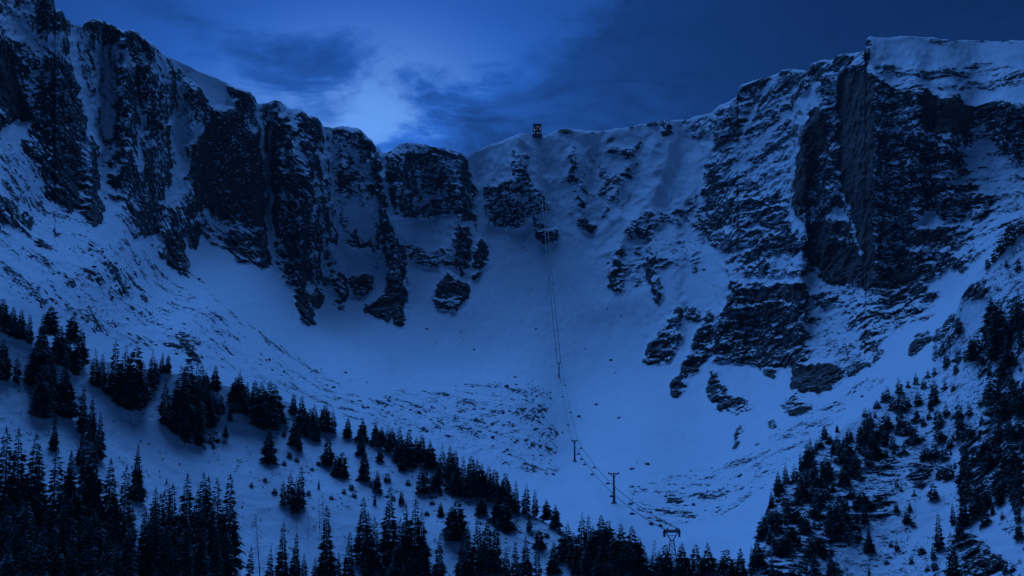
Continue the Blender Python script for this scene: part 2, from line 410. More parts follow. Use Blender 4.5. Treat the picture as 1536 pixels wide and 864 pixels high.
# ---- right wall, upper snowy part
P(rock, [(1070, 168), (1095, 152), (1108, 128), (1150, 115), (1170, 106), (1212, 103), (1232, 88), (1255, 82), (1297, 74), (1300, 100), (1260, 110), (1256, 160), (1240, 170), (1220, 160), (1205, 190), (1195, 240), (1185, 290), (1180, 310), (1140, 330), (1115, 350), (1100, 372), (1092, 372), (1085, 380), (1075, 365), (1072, 340), (1060, 320), (1053, 290), (1058, 260), (1068, 220)], .46)
for pts, v in (([(1110, 127), (1150, 117), (1150, 126), (1130, 136), (1112, 133)], .92), ([(1133, 140), (1150, 138), (1150, 155), (1135, 158)], .9), ([(1170, 105), (1190, 104), (1185, 119), (1172, 116)], .85),
               ([(1195, 130), (1215, 120), (1210, 135), (1193, 150)], .8), ([(1215, 95), (1238, 90), (1235, 111), (1216, 113)], 1.0), ([(1252, 82), (1277, 80), (1274, 93), (1250, 94)], 1.0), ([(1230, 115), (1250, 115), (1248, 145), (1230, 145)], .9),
               ([(1085, 155), (1110, 160), (1112, 180), (1098, 200), (1090, 215), (1075, 225), (1070, 200), (1072, 172)], .76), ([(1155, 190), (1185, 185), (1185, 205), (1160, 200)], .74), ([(1100, 195), (1130, 190), (1125, 205), (1100, 210)], .74),
               ([(1080, 230), (1100, 220), (1090, 250), (1080, 250)], .74), ([(1055, 245), (1080, 240), (1090, 290), (1110, 300), (1130, 290), (1180, 290), (1180, 320), (1140, 335), (1110, 345), (1090, 320), (1060, 300)], .76)):
    P(rock, pts, v)
L(rock, [(1165, 115), (1140, 150), (1120, 190), (1100, 232)], 6, .03)
L(rock, [(1226, 128), (1195, 160), (1170, 182), (1130, 222), (1100, 252)], 9, 0)
L(rock, [(1217, 150), (1205, 200), (1193, 245)], 15, .12)
L(rock, [(1160, 235), (1118, 272)], 5, .1)
P(rock, [(1060, 310), (1180, 320), (1215, 370), (1218, 400), (1110, 400), (1105, 380), (1085, 382), (1070, 370), (1048, 345), (1050, 315)], .8)
P(rock, [(1124, 335), (1140, 335), (1140, 346), (1123, 346)], -.1)
L(rock, [(1088, 342), (1103, 344)], 6, .0)
P(rock, [(1194, 314), (1205, 330), (1208, 345), (1188, 345), (1184, 330)], .12)
P(rock, [(1085, 384), (1125, 366), (1110, 395), (1108, 422), (1095, 422), (1087, 405)], .35)
P(rock, [(1112, 395), (1130, 380), (1200, 380), (1215, 395), (1222, 402), (1210, 416), (1115, 416)], .75)
P(rock, [(1155, 381), (1205, 380), (1215, 398), (1175, 408), (1150, 398)], .3)
# lower right cliff band
P(rock, [(1095, 425), (1215, 425), (1212, 460), (1208, 500), (1212, 530), (1205, 545), (1180, 552), (1150, 550), (1130, 545), (1105, 545), (1080, 543), (1072, 545), (1078, 510), (1085, 480), (1090, 450)], .92)
P(rock, [(1150, 430), (1205, 428), (1210, 450), (1160, 452)], 1.0)
P(rock, [(1066, 461), (1072, 475), (1070, 500), (1062, 540), (1040, 560), (1025, 565), (1018, 560), (1035, 530), (1050, 490)], .93)
P(rock, [(1005, 570), (1025, 565), (1033, 582), (1012, 598), (1003, 594)], 1.0)
P(rock, [(1078, 480), (1090, 466), (1085, 500), (1075, 532), (1068, 522)], 1.05)
P(rock, [(1015, 461), (1025, 470), (1022, 490), (1020, 520), (1005, 540), (990, 545), (975, 550), (967, 545), (970, 520), (985, 500), (995, 485), (1005, 475)], .82)
P(rock, [(1028, 462), (1050, 458), (1052, 480), (1030, 485)], .42)
P(rock, [(1065, 560), (1078, 555), (1085, 580), (1095, 590), (1120, 600), (1125, 612), (1112, 622), (1100, 618), (1078, 620), (1072, 605), (1062, 590)], .82)
P(rock, [(1142, 553), (1165, 555), (1160, 567), (1150, 565)], .95)
P(rock, [(1100, 650), (1110, 640), (1113, 655), (1110, 670), (1100, 673)], .95)
P(rock, [(1152, 634), (1165, 631), (1168, 645), (1155, 646)], .8)
# snowy panel right of it, strata
P(rock, [(1215, 428), (1310, 430), (1400, 445), (1420, 440), (1400, 480), (1340, 500), (1300, 548), (1210, 552), (1212, 500)], .27)
P(rock, [(1220, 440), (1260, 445), (1265, 458), (1240, 460), (1222, 455)], .8)
P(rock, [(1265, 448), (1400, 446), (1390, 480), (1330, 490), (1300, 500), (1270, 490), (1262, 470)], .56)
P(rock, [(1300, 445), (1375, 450), (1370, 462), (1310, 460)], .85)
P(rock, [(1293, 500), (1332, 498), (1318, 528), (1292, 522)], .8)
P(rock, [(1308, 545), (1325, 525), (1330, 530), (1315, 548)], .95)
P(rock, [(1190, 548), (1205, 544), (1260, 550), (1275, 560), (1258, 575), (1240, 585), (1225, 590), (1205, 590), (1195, 580), (1187, 585)], 1.05)
P(rock, [(1262, 552), (1300, 545), (1310, 550), (1280, 564), (1262, 566)], .65)
P(rock, [(1172, 612), (1188, 590), (1200, 600), (1225, 605), (1215, 615), (1195, 626), (1180, 620)], .78)
# ---- main right wall
P(rock, [(1258, 108), (1290, 95), (1300, 100), (1345, 125), (1400, 140), (1460, 160), (1480, 155), (1536, 150), (1740, 150), (1740, 330), (1536, 335), (1490, 370), (1450, 400), (1420, 432), (1400, 446), (1350, 446), (1310, 440), (1300, 430), (1260, 428), (1230, 420), (1215, 395), (1210, 370), (1205, 330), (1185, 310), (1195, 250), (1205, 190), (1222, 160), (1240, 170), (1256, 160)], .95)
P(rock, [(1305, 50), (1540, 50), (1740, 50), (1740, 150), (1480, 155), (1455, 150), (1420, 140), (1345, 132), (1315, 115), (1300, 95)], .1)
L(rock, [(1308, 103), (1360, 108), (1400, 112)], 13, .6)
L(rock, [(1400, 112), (1450, 108), (1480, 100), (1540, 118)], 17, .42)
L(rock, [(1350, 125), (1440, 130), (1540, 122)], 10, .42)
L(rock, [(1395, 60), (1415, 62), (1435, 63)], 5, .9)
L(rock, [(1318, 58), (1395, 57)], 2.5, .75)
L(rock, [(1440, 64), (1540, 62)], 2.5, .75)
P(rock, [(1299, 57), (1306, 60), (1307, 80), (1302, 95), (1297, 96)], 1.0)
P(rock, [(1256, 108), (1300, 103), (1312, 130), (1312, 250), (1305, 330), (1312, 400), (1300, 425), (1290, 400), (1275, 340), (1262, 290), (1258, 200)], 1.15)
P(rock, [(1222, 158), (1235, 165), (1245, 200), (1225, 260), (1205, 310), (1185, 315), (1195, 260), (1208, 200)], 1.1)
P(rock, [(1262, 275), (1275, 310), (1285, 350), (1295, 400), (1300, 425), (1240, 425), (1220, 400), (1212, 370), (1215, 340), (1240, 310)], 1.03)
L(rock, [(1250, 140), (1250, 180), (1240, 230), (1230, 270)], 4, .5)
L(rock, [(1217, 334), (1262, 277)], 4, .25)
L(rock, [(1262, 288), (1276, 326), (1292, 386)], 4, .1)
P(rock, [(1240, 326), (1255, 312), (1265, 313), (1274, 333), (1255, 331)], -.1)
L(rock, [(1242, 354), (1262, 360), (1280, 362)], 3, .3)
P(rock, [(1312, 130), (1350, 135), (1350, 190), (1312, 240)], .98)
P(rock, [(1383, 143), (1440, 145), (1458, 175), (1455, 200), (1400, 198), (1380, 190)], 1.12)
P(rock, [(1496, 175), (1540, 170), (1540, 205), (1500, 200)], 1.0)
P(rock, [(1455, 195), (1475, 182), (1485, 195), (1500, 230), (1540, 250), (1600, 260), (1600, 330), (1500, 340), (1480, 330), (1490, 300), (1465, 280), (1450, 250), (1440, 232), (1460, 218)], .32)
P(rock, [(1435, 250), (1470, 280), (1490, 300), (1475, 330), (1430, 330), (1410, 300)], .85)
P(rock, [(1440, 335), (1540, 325), (1500, 360), (1450, 400), (1430, 380)], .5)
for pts, w, v in (([(1345, 195), (1380, 196), (1420, 205), (1462, 210)], 3, .1), ([(1395, 208), (1430, 224), (1475, 232)], 7, .12), ([(1368, 336), (1440, 337), (1490, 325)], 5, .2),
                  ([(1370, 374), (1430, 376), (1452, 370)], 5, .12), ([(1345, 366), (1372, 370)], 5, .25), ([(1310, 324), (1340, 326)], 4, .3), ([(1380, 262), (1430, 268)], 3, .15), ([(1400, 248), (1440, 250)], 3, .2),
                  ([(1345, 160), (1380, 166)], 2.5, .3), ([(1350, 176), (1380, 182)], 2.5, .2), ([(1320, 150), (1345, 150)], 2.5, .3), ([(1420, 282), (1460, 262)], 6, .25), ([(1345, 440), (1385, 446)], 3, .1), ([(1320, 400), (1345, 404)], 4, .3),
                  ([(1110, 419), (1150, 419), (1215, 416), (1240, 428), (1300, 436)], 6, .08), ([(1170, 454), (1210, 456)], 2.5, .1)):
    L(rock, pts, w, v)
P(rock, [(1372, 336), (1385, 322), (1397, 314), (1408, 326), (1418, 338), (1400, 341)], -.1)
P(rock, [(1375, 426), (1405, 418), (1425, 400), (1436, 405), (1448, 418), (1450, 432), (1420, 438), (1400, 434)], -.05)
P(rock, [(1361, 535), (1372, 502), (1390, 494), (1400, 508), (1388, 520), (1374, 533)], .8)
P(rock, [(1398, 540), (1402, 500), (1425, 470), (1442, 466), (1432, 500), (1420, 525), (1405, 545)], .85)

smooth_rock = np.zeros((RH, RW), np.float32)          # slabs without ledges, of a warmer stone
for pts, v in (([(1256, 108), (1300, 103), (1312, 130), (1312, 250), (1305, 330), (1312, 400), (1300, 425), (1290, 400), (1275, 340), (1262, 290), (1258, 200)], 1.0),
               ([(1222, 158), (1235, 165), (1245, 200), (1225, 260), (1205, 310), (1185, 315), (1195, 260), (1208, 200)], .8),
               ([(1262, 275), (1275, 310), (1285, 350), (1295, 400), (1300, 425), (1240, 425), (1220, 400), (1212, 370), (1215, 340), (1240, 310)], .6),
               ([(318, 175), (345, 175), (372, 200), (394, 245), (400, 300), (398, 335), (350, 330), (300, 310), (290, 260)], .38),
               ([(1383, 143), (1440, 145), (1458, 175), (1455, 200), (1400, 198), (1380, 190)], .8), ([(1190, 548), (1205, 544), (1250, 552), (1240, 585), (1205, 590)], .35),
               ([(1150, 430), (1205, 428), (1210, 450), (1160, 452)], .7), ([(560, 440), (600, 440), (606, 485), (580, 475)], .5), ([(-60, 60), (10, 62), (28, 125), (42, 165), (50, 180), (-60, 150)], .6),
               ([(1310, 400), (1380, 400), (1375, 425), (1310, 440)], .6), ([(1350, 390), (1395, 395), (1380, 420), (1340, 425)], .6)):
    P(smooth_rock, pts, v)
smooth_rock = blur(smooth_rock, 4.0)
strata = np.zeros((RH, RW), np.float32)               # level bedding shows on the right and on the fourth buttress
P(strata, [(1050, -110), (1740, -110), (1740, 700), (1050, 700)], 1.0)
P(strata, [(576, 210), (715, 210), (715, 420), (590, 420)], 1.0)
P(strata, [(728, 225), (840, 225), (840, 380), (728, 380)], .6)
strata = blur(strata, 12.0)
rock_s = blur(rock, 1.6)
rock_m = blur(rock, 5.0)

# ------------------------------------------------------------------ the survey: how far the ground is (metres north of the camera)
CTRL = [(-200, 0, 1250), (60, 0, 1400), (60, 200, 1270), (60, 320, 1150), (150, 330, 1240), (270, 410, 1440), (200, 50, 1600), (200, 250, 1440), (350, 130, 1850), (350, 390, 1610), (430, 160, 1950), (400, 410, 1650),
        (540, 195, 2040), (480, 490, 1690), (600, 485, 1760), (640, 215, 2110), (650, 460, 1830), (560, 300, 1930), (460, 300, 1840), (700, 240, 2200), (820, 200, 2240), (740, 340, 2080), (830, 370, 2020), (950, 190, 2250), (950, 330, 2060),
        (1060, 170, 2200), (1060, 340, 1960), (1150, 115, 2090), (1150, 300, 1880), (1300, 70, 1830), (1290, 250, 1650), (1450, 60, 1820), (1450, 150, 1660), (1450, 250, 1570), (1540, 60, 1780), (1540, 150, 1600), (1540, 300, 1460), (1740, 60, 1600), (1740, 300, 1300),
        (1290, 430, 1530), (1250, 590, 1300), (1150, 430, 1690), (1130, 550, 1560), (1400, 450, 1400), (1330, 530, 1290), (1400, 545, 1120), (1200, 640, 1160), (1000, 765, 960), (1300, 640, 1010), (1150, 740, 920), (1540, 400, 1180), (1740, 400, 1050),
        (1150, 870, 760), (950, 870, 720), (1300, 870, 790), (1540, 870, 820), (1740, 700, 850), (1540, 600, 950), (1740, 870, 800), (1740, 1000, 750),
        (-200, 300, 950), (0, 300, 1050), (0, 450, 840), (100, 450, 960), (200, 520, 990), (290, 540, 1010), (150, 400, 1080), (300, 470, 1200), (400, 560, 1110), (550, 620, 1150), (700, 690, 1130), (400, 470, 1460), (600, 560, 1540), (720, 560, 1620),
        (840, 755, 950), (921, 755, 950), (862, 692, 1320), (838, 580, 1650), (700, 620, 1340), (780, 600, 1460), (780, 560, 1640), (-200, 600, 700), (0, 650, 740), (400, 700, 850), (700, 800, 830), (0, 900, 620), (-200, 900, 600), (400, 900, 700), (800, 900, 720),
        (960, 560, 1660), (960, 650, 1340), (1050, 620, 1440), (1060, 700, 1160), (1100, 590, 1480), (960, 440, 1860), (880, 450, 1890), (740, 470, 1870), (800, 1080, 600), (0, 1080, 560), (1300, 1080, 700),
        (-200, 150, 1150), (0, 190, 1190), (820, 640, 1420), (1000, 240, 2170), (880, 280, 2130), (780, 260, 2150)]


def tps(ctrl, gx, gy, lam=2e-4):
    c = np.array(ctrl, float)
    px, py, v = c[:, 0] / 1000, c[:, 1] / 1000, np.log(c[:, 2])
    n = len(c)

    def U(r2):
        return 0.5 * r2 * np.log(r2 + 1e-12)
    K = U((px[:, None] - px) ** 2 + (py[:, None] - py) ** 2) + lam * np.eye(n)
    Q = np.stack([np.ones(n), px, py], 1)
    A = np.block([[K, Q], [Q.T, np.zeros((3, 3))]])
    w = np.linalg.solve(A, np.concatenate([v, np.zeros(3)]))
    X = gx / 1000; Y = gy / 1000
    out = w[n] + w[n + 1] * X + w[n + 2] * Y
    for i in range(n):
        out = out + w[i] * U((X - px[i]) ** 2 + (Y - py[i]) ** 2)
    return np.exp(out)


ST = 4
gx, gy = np.meshgrid(np.arange(X0, X1, ST, dtype=float), np.arange(Y0, Y1, ST, dtype=float))
far_macro = tps(CTRL, gx, gy, 4e-4).astype(np.float32)
del gx, gy
# cliffs rise steeply, snow lies back: integrate the slope up every column and keep the local part
ST2 = 2
rk = np.clip(blur(rock, 3.0)[::ST2, ::ST2], 0, 1)
gx, gy = np.meshgrid(np.arange(X0, X1, ST2, dtype=float), np.arange(Y0, Y1, ST2, dtype=float))
Dm = sample(far_macro, gx, gy, ST)
tanE = pix_dir(gx, gy)[1]
S = np.radians(38 + 38 * np.clip((rk - .15) / .75, 0, 1))
cot = 1 / np.tan(S)
dD = Dm / F * ST2 * cot / np.clip(1 - cot * np.clip(tanE, 0, 1), .35, 2)
dD = dD * (gy < 660)
I = np.cumsum(dD[::-1], axis=0)[::-1].astype(np.float32)
I = blur(I, 3.2, 0)
far_local = (I - blur(I, 34)) * (.25 + .6 * np.clip(blur(rk, 16) / .5 - .3, 0, 1))
far_local = np.clip(far_local, -60, 60)
del S, cot, dD, I
relief = np.zeros((RH, RW), np.float32)               # named spurs (toward the camera) and gullies (away)
for pts, amp, wl, wr in (([(1005, 190), (1003, 230), (996, 262), (985, 290), (955, 325), (930, 370)], 26, 34, 16),
                         ([(778, 200), (775, 240), (778, 300), (785, 345)], 18, 26, 22),
                         ([(838, 196), (862, 240), (868, 290), (885, 340)], 14, 22, 22),
                         ([(950, 215), (935, 270), (905, 325)], 12, 20, 16),
                         ([(1060, 180), (1045, 250), (1030, 310)], 12, 18, 18),
                         ([(1165, 112), (1130, 180), (1095, 240)], 8, 14, 12), ([(1222, 118), (1170, 175), (1110, 245)], 10, 16, 14),
                         ([(300, 330), (400, 440), (520, 560), (600, 620)], 10, 40, 40), ([(100, 330), (200, 430), (290, 530)], 16, 40, 30),
                         ([(820, 210), (818, 300), (822, 380), (830, 480)], -14, 26, 26), ([(905, 210), (880, 300), (895, 400)], -12, 24, 24),
                         ([(712, 240), (716, 300), (735, 400)], -22, 16, 22), ([(1030, 210), (1005, 300), (1000, 350)], -12, 18, 18),
                         ([(410, 330), (413, 410)], -18, 8, 8), ([(404, 200), (407, 340)], -34, 9, 9), ([(498, 240), (512, 370)], -24, 10, 10), ([(578, 250), (590, 340), (615, 385)], -26, 10, 10), ([(115, 90), (150, 230), (155, 320)], -24, 12, 14),
                         ([(1312, 110), (1310, 250), (1312, 400)], 22, 50, 14), ([(1262, 120), (1260, 280)], -10, 14, 20), ([(1228, 170), (1215, 250), (1195, 310)], 16, 14, 14), ([(1245, 190), (1228, 270)], -14, 10, 10),
                         ([(700, 590), (760, 578), (815, 590), (830, 650)], 9, 30, 22), ([(560, 620), (640, 640), (760, 690), (830, 720)], 7, 30, 30)):
    sl, d, t, side = seg_dist(pts, 3.0 * max(wl, wr))
    w = np.where(side > 0, wl, wr)       # image y points down: side > 0 is left of a line drawn downward in x
    fade = np.clip(np.minimum(t, 1 - t) * 5 + .35, 0, 1)
    relief[sl] = relief[sl] - amp * np.exp(-(d / w) ** 1.25 * 1.2) * fade
relief = blur(relief, 2.2)

SKY = np.array([(-200, -90), (-60, -70), (20, -60), (60, -30), (70, -8), (81, -2), (83, 14), (88, 13), (95, 18), (98, 27), (103, 30), (108, 37), (124, 38), (127, 31), (148, 28), (160, 34), (178, 41), (185, 46), (203, 45), (210, 52), (222, 61), (232, 66), (245, 80), (250, 84), (272, 94), (300, 108), (325, 117), (345, 126), (352, 131), (362, 133), (375, 138), (382, 145), (386, 156), (400, 154), (410, 151), (422, 152), (430, 160), (434, 163), (450, 163), (456, 167), (462, 173), (475, 176), (482, 184), (485, 190), (500, 191), (520, 189), (540, 193), (548, 202), (555, 209), (558, 209), (560, 215), (565, 221), (568, 220), (572, 229), (582, 228), (590, 222), (600, 215), (615, 214), (640, 216), (648, 221), (665, 222), (690, 228), (698, 235), (705, 232), (730, 220), (760, 208), (780, 200), (797, 202), (815, 205), (830, 198), (840, 194), (858, 193), (880, 196), (900, 197), (920, 193), (945, 191), (960, 187), (975, 184), (995, 180), (1005, 181), (1030, 179), (1050, 173), (1065, 170), (1072, 165), (1080, 157), (1095, 152), (1105, 145), (1108, 132), (1112, 127), (1130, 121), (1150, 115), (1168, 110), (1172, 105), (1190, 103), (1212, 106), (1216, 96), (1230, 90), (1247, 90), (1255, 82), (1275, 80), (1290, 78), (1297, 75), (1299, 59), (1306, 54), (1320, 57), (1360, 54), (1385, 56), (1400, 56), (1425, 61), (1440, 60), (1500, 62), (1536, 60), (1740, 66)], float)


def far_depth(x, y, xw, yw):
    """distance of the far ground under a photo pixel; xw, yw carry the wobble of the rock outlines"""
    return sample(far_macro, x, y, ST) + sample(far_local, xw, yw, ST2) + sample(relief, x, y)


flute = np.zeros((RH, RW), np.float32)                # the fluted snow of the headwall
P(flute, [(715, 190), (1070, 160), (1060, 400), (900, 390), (830, 330), (720, 300)], 1.0)
P(flute, [(1300, 50), (1740, 50), (1740, 140), (1320, 130)], .35)
P(flute, [(1070, 560), (1190, 580), (1120, 690), (1060, 690)], .5)
flute = blur(flute, 18.0)
mound = np.zeros((RH, RW), np.float32)                # hummocky debris on the floor
P(mound, [(540, 600), (600, 588), (680, 580), (760, 573), (812, 571), (838, 600), (822, 640), (850, 690), (812, 722), (700, 695), (620, 660), (560, 640)], 1.0)
P(mound, [(940, 735), (1040, 705), (1110, 700), (1090, 770), (1000, 797), (950, 780)], .7)
P(mound, [(0, 250), (120, 340), (260, 430), (400, 530), (520, 600), (420, 590), (200, 520), (0, 430)], .35)
mound = blur(mound, 15.0)


def displace_far(x, y, D):
    """adds the cliffs' ribs, blocks and ledges and the snow's soft relief; returns distance and rock score"""
    tx, tz = pix_dir(x, y)
    Pw = (tx * D, D, tz * D)
    R = sample(rock_s, x, y)
    Rm = np.clip(sample(rock_m, x, y), 0, 1)
    H = sample(strata, x, y)
    SM = sample(smooth_rock, x, y)
    cl = np.clip((Rm - .12) / .6, 0, 1)
    ribs = ridged(Pw, (46, 46, 190), 3, .5, 3.3)
    blk = ridged(Pw, (17, 17, 22), 3, .55, 8.1)
    led = fbm(Pw, (60, 60, 7.5), 3, .6, 5.5)
    fine = fbm(Pw, (5.5, 5.5, 4.0), 2, .6, 1.1)
    big = fbm(Pw, 150.0, 2, .5, 2.0)
    crack = ridged(Pw, (9, 9, 60), 2, .5, 12.0)
    d = (-8.5 * cl * (ribs - .2) * (1 - .4 * SM) - 6.5 * cl * blk * (1 - .7 * SM) - cl * led * (1.2 + 4.2 * H) * (1 - .6 * SM) - 1.5 * cl * fine
         + 5 * big * (1 - .6 * cl) + 2.4 * SM * crack - 2.0 * SM * ridged(Pw, (24, 24, 90), 2, .5, 14.0))
    fl_ = sample(flute, x, y)
    d = d - fl_ * (1 - .5 * cl) * 7.0 * ridged(Pw, (46, 70, 260), 2, .4, 15.0)
    mo = sample(mound, x, y)
    d = d - mo * 3.6 * (ridged((x / 24., y / 13., x * 0 + 3.3), 1.0, 3, .55, 2.2))
    soft = fbm(Pw, (34, 90, 70), 3, .5, 6.6)
    d = d + (1 - cl) * (2.0 * soft - .8 * np.clip(1 - Rm * 5, 0, 1) * ridged(Pw, (15, 110, 110), 2, .5, 19.0) + .06 * fbm(Pw, 9.0, 2, .5, 7.7))
    return d, R, Rm, cl, SM


def streaks(x, y, D):
    """debris that follows the fall line of the two side slopes"""
    tx, tz = pix_dir(x, y)
    Pw = (tx * D, D, tz * D)

    def axis(p, q, dp, dq):
        a = np.array([pix_dir(*p)[0] * dp, dp, pix_dir(*p)[1] * dp]); b = np.array([pix_dir(*q)[0] * dq, dq, pix_dir(*q)[1] * dq])
        v = b - a
        return v / np.linalg.norm(v)
    out = 0
    for ax, wgt in ((axis((100, 300), (290, 540), 1180, 1010), np.clip((780 - x) / 120, 0, 1)), (axis((1400, 500), (1050, 750), 1200, 940), np.clip((x - 780) / 120, 0, 1))):
        # across the fall line, level, and up
        side = np.cross(ax, [0, 0, 1.0]); side /= np.linalg.norm(side)
        up = np.cross(side, ax)
        u = [Pw[0] * v[0] + Pw[1] * v[1] + Pw[2] * v[2] for v in (ax, side, up)]
        out = out + wgt * fbm((u[0], u[1], u[2]), (42.0, 5.0, 5.0), 3, .6, 4.4)
    return out


# ------------------------------------------------------------------ materials
def mat_new(name):
    m = bpy.data.materials.new(name)
    m.use_nodes = True
    return m, NT(m.node_tree)


def terrain_material(name, near=False):
    m, t = mat_new(name)
    pos = t.n('ShaderNodeNewGeometry').outputs['Position']
    score = t.n('ShaderNodeAttribute', attribute_name='rock_score').outputs['Fac']
    warm = t.n('ShaderNodeAttribute', attribute_name='slab').outputs['Fac']
    k = 1.9 if near else 1.0
    n1 = t.noise(t.mapping(pos, (.30 * k, .30 * k, .42 * k)), 1.0, 4, .62)
    n2 = t.noise(t.mapping(pos, (.11 * k, .11 * k, .75 * k), (5, 3, 1)), 1.0, 3, .6)
    s = t.math('ADD', score, t.math('MULTIPLY', t.math('SUBTRACT', n1, .5), t.mapr(score, .4, .7, 1.2, .8)))
    s = t.math('ADD', s, t.math('MULTIPLY', t.math('SUBTRACT', n2, .5), t.mapr(score, .42, .62, 0.0, 1.0)))
    strat = t.n('ShaderNodeAttribute', attribute_name='strata').outputs['Fac']
    # thin snow on ledges: contour lines of a bedding field, broken up
    bed = t.noise(t.mapping(pos, (.016 * k, .016 * k, .13 * k)), 1.0, 3, .55)
    bed = t.math('ABSOLUTE', t.math('SUBTRACT', t.math('FRACT', t.math('MULTIPLY', bed, 9.0)), .5))
    gate = t.noise(t.mapping(pos, (.035 * k, .035 * k, .05 * k), (2, 8, 5)), 1.0, 4, .65)
    ledge = t.math('MULTIPLY', t.mapr(bed, .14, .05), t.mapr(t.math('ADD', gate, t.math('MULTIPLY', strat, .09)), .53, .58))
    # the left walls break along steep cracks
    jt = t.noise(t.mapping(pos, (.10 * k, .10 * k, .018 * k), (4, 4, 1)), 1.0, 4, .6)
    jt = t.math('MULTIPLY', t.math('SUBTRACT', jt, .5), t.math('SUBTRACT', 1.0, strat))
    s = t.math('ADD', s, t.math('MULTIPLY', jt, t.mapr(score, .42, .6, 0.0, .6)))
    s = t.math('SUBTRACT', s, t.math('MULTIPLY', ledge, t.math('SUBTRACT', .5, t.math('MULTIPLY', warm, .38))))
    mask = t.mapr(s, .475, .525)
    # flecks of snow caught on holds of the rock
    fl = t.noise(t.mapping(pos, (.42 * k, .42 * k, 1.1 * k), (9, 1, 4)), 1.0, 2, .5)
    fleck = t.mapr(t.math('SUBTRACT', fl, t.math('MULTIPLY', warm, .03)), .66, .69)
    mask = t.math('MULTIPLY', mask, t.math('SUBTRACT', 1.0, t.math('MULTIPLY', fleck, .8)))
    c1 = t.noise(t.mapping(pos, (.05, .05, .02)), 1.0, 5, .6)
    c2 = t.noise(t.mapping(pos, (.14, .14, .014)), 1.0, 6, .7)
    rockc = t.mix(t.mapr(c1, .35, .65), (.022, .021, .021), (.062, .058, .056))
    rockc = t.mix(t.mapr(c2, .55, .7), rockc, (.018, .017, .018))
    warmc = t.mix(t.mapr(c2, .35, .65), (.24, .155, .13), (.07, .048, .045))
    warmc = t.mix(t.mapr(c1, .45, .68), warmc, (.035, .028, .028))
    rockc = t.mix(t.math('MULTIPLY', warm, .85, clamp=True), rockc, warmc)
    sn = t.noise(t.mapping(pos, (.02, .02, .02)), 1.0, 4, .6)
    snow = t.mix(sn, (.74, .78, .83), (.86, .88, .91))
    col = t.mix(mask, snow, rockc)
    bh = t.math('ADD', t.math('MULTIPLY', t.math('MULTIPLY', n1, mask), 2.2), t.math('MULTIPLY', t.noise(t.mapping(pos, (.09 * k, .035 * k, .05 * k)), 1.0, 6, .66), .95))
    bmp = t.n('ShaderNodeBump', {'Height': bh, 'Strength': .85, 'Distance': 2.2 / k}).outputs[0]
    rough = t.mapr(mask, 0, 1, .78, .9)
    bs = t.n('ShaderNodeBsdfPrincipled', {'Base Color': col, 'Roughness': rough, 'Normal': bmp, 'Specular IOR Level': .15}).outputs[0]
    t.n('ShaderNodeOutputMaterial', {'Surface': bs})
    return m


MAT_FAR = terrain_material('snow and rock, far')
MAT_NEAR = terrain_material('snow and rock, near', True)


# ------------------------------------------------------------------ ground sheets
def mesh_grid_object(name, V, quads, normals, attrs, mat, label=None):
    me = bpy.data.meshes.new(name)
    me.vertices.add(len(V))
    me.vertices.foreach_set('co', V.astype(np.float32).ravel())
    nf = len(quads)
    me.loops.add(nf * 4)
    me.loops.foreach_set('vertex_index', quads.astype(np.int32).ravel())
    me.polygons.add(nf)
    me.polygons.foreach_set('loop_start', np.arange(0, nf * 4, 4, dtype=np.int32))
    me.update(calc_edges=True)
    me.polygons.foreach_set('use_smooth', np.ones(nf, bool))
    for k, v in attrs.items():
        a = me.attributes.new(k, 'FLOAT', 'POINT')
        a.data.foreach_set('value', v.astype(np.float32).ravel())
    me.materials.append(mat)
    if normals is not None:
        me.normals_split_custom_set_from_vertices(normals)
    o = bpy.data.objects.new(name, me)
    COL.objects.link(o)
    o['kind'] = 'structure'
    if label:
        o['label'] = label
    return o


def grid_normals(G):
    du = np.gradient(G, axis=1)
    dv = np.gradient(G, axis=0)
    n = np.cross(du, dv)
    n /= np.linalg.norm(n, axis=2, keepdims=True) + 1e-12
    flip = n[..., 1:2] > 0       # ground seen by the camera faces south or up
    return n


def grid_quads(R_, C_):
    i = np.arange(R_ * C_).reshape(R_, C_)
    return np.stack([i[:-1, :-1], i[1:, :-1], i[1:, 1:], i[:-1, 1:]], -1).reshape(-1, 4)


def remap(R):
    return np.interp(R, [-.1, 0, .1, .2, .3, .5, .7, .86, 1, 1.15], [-.35, -.2, .12, .31, .38, .48, .61, .75, .92, 1.2])


far_surface = {}


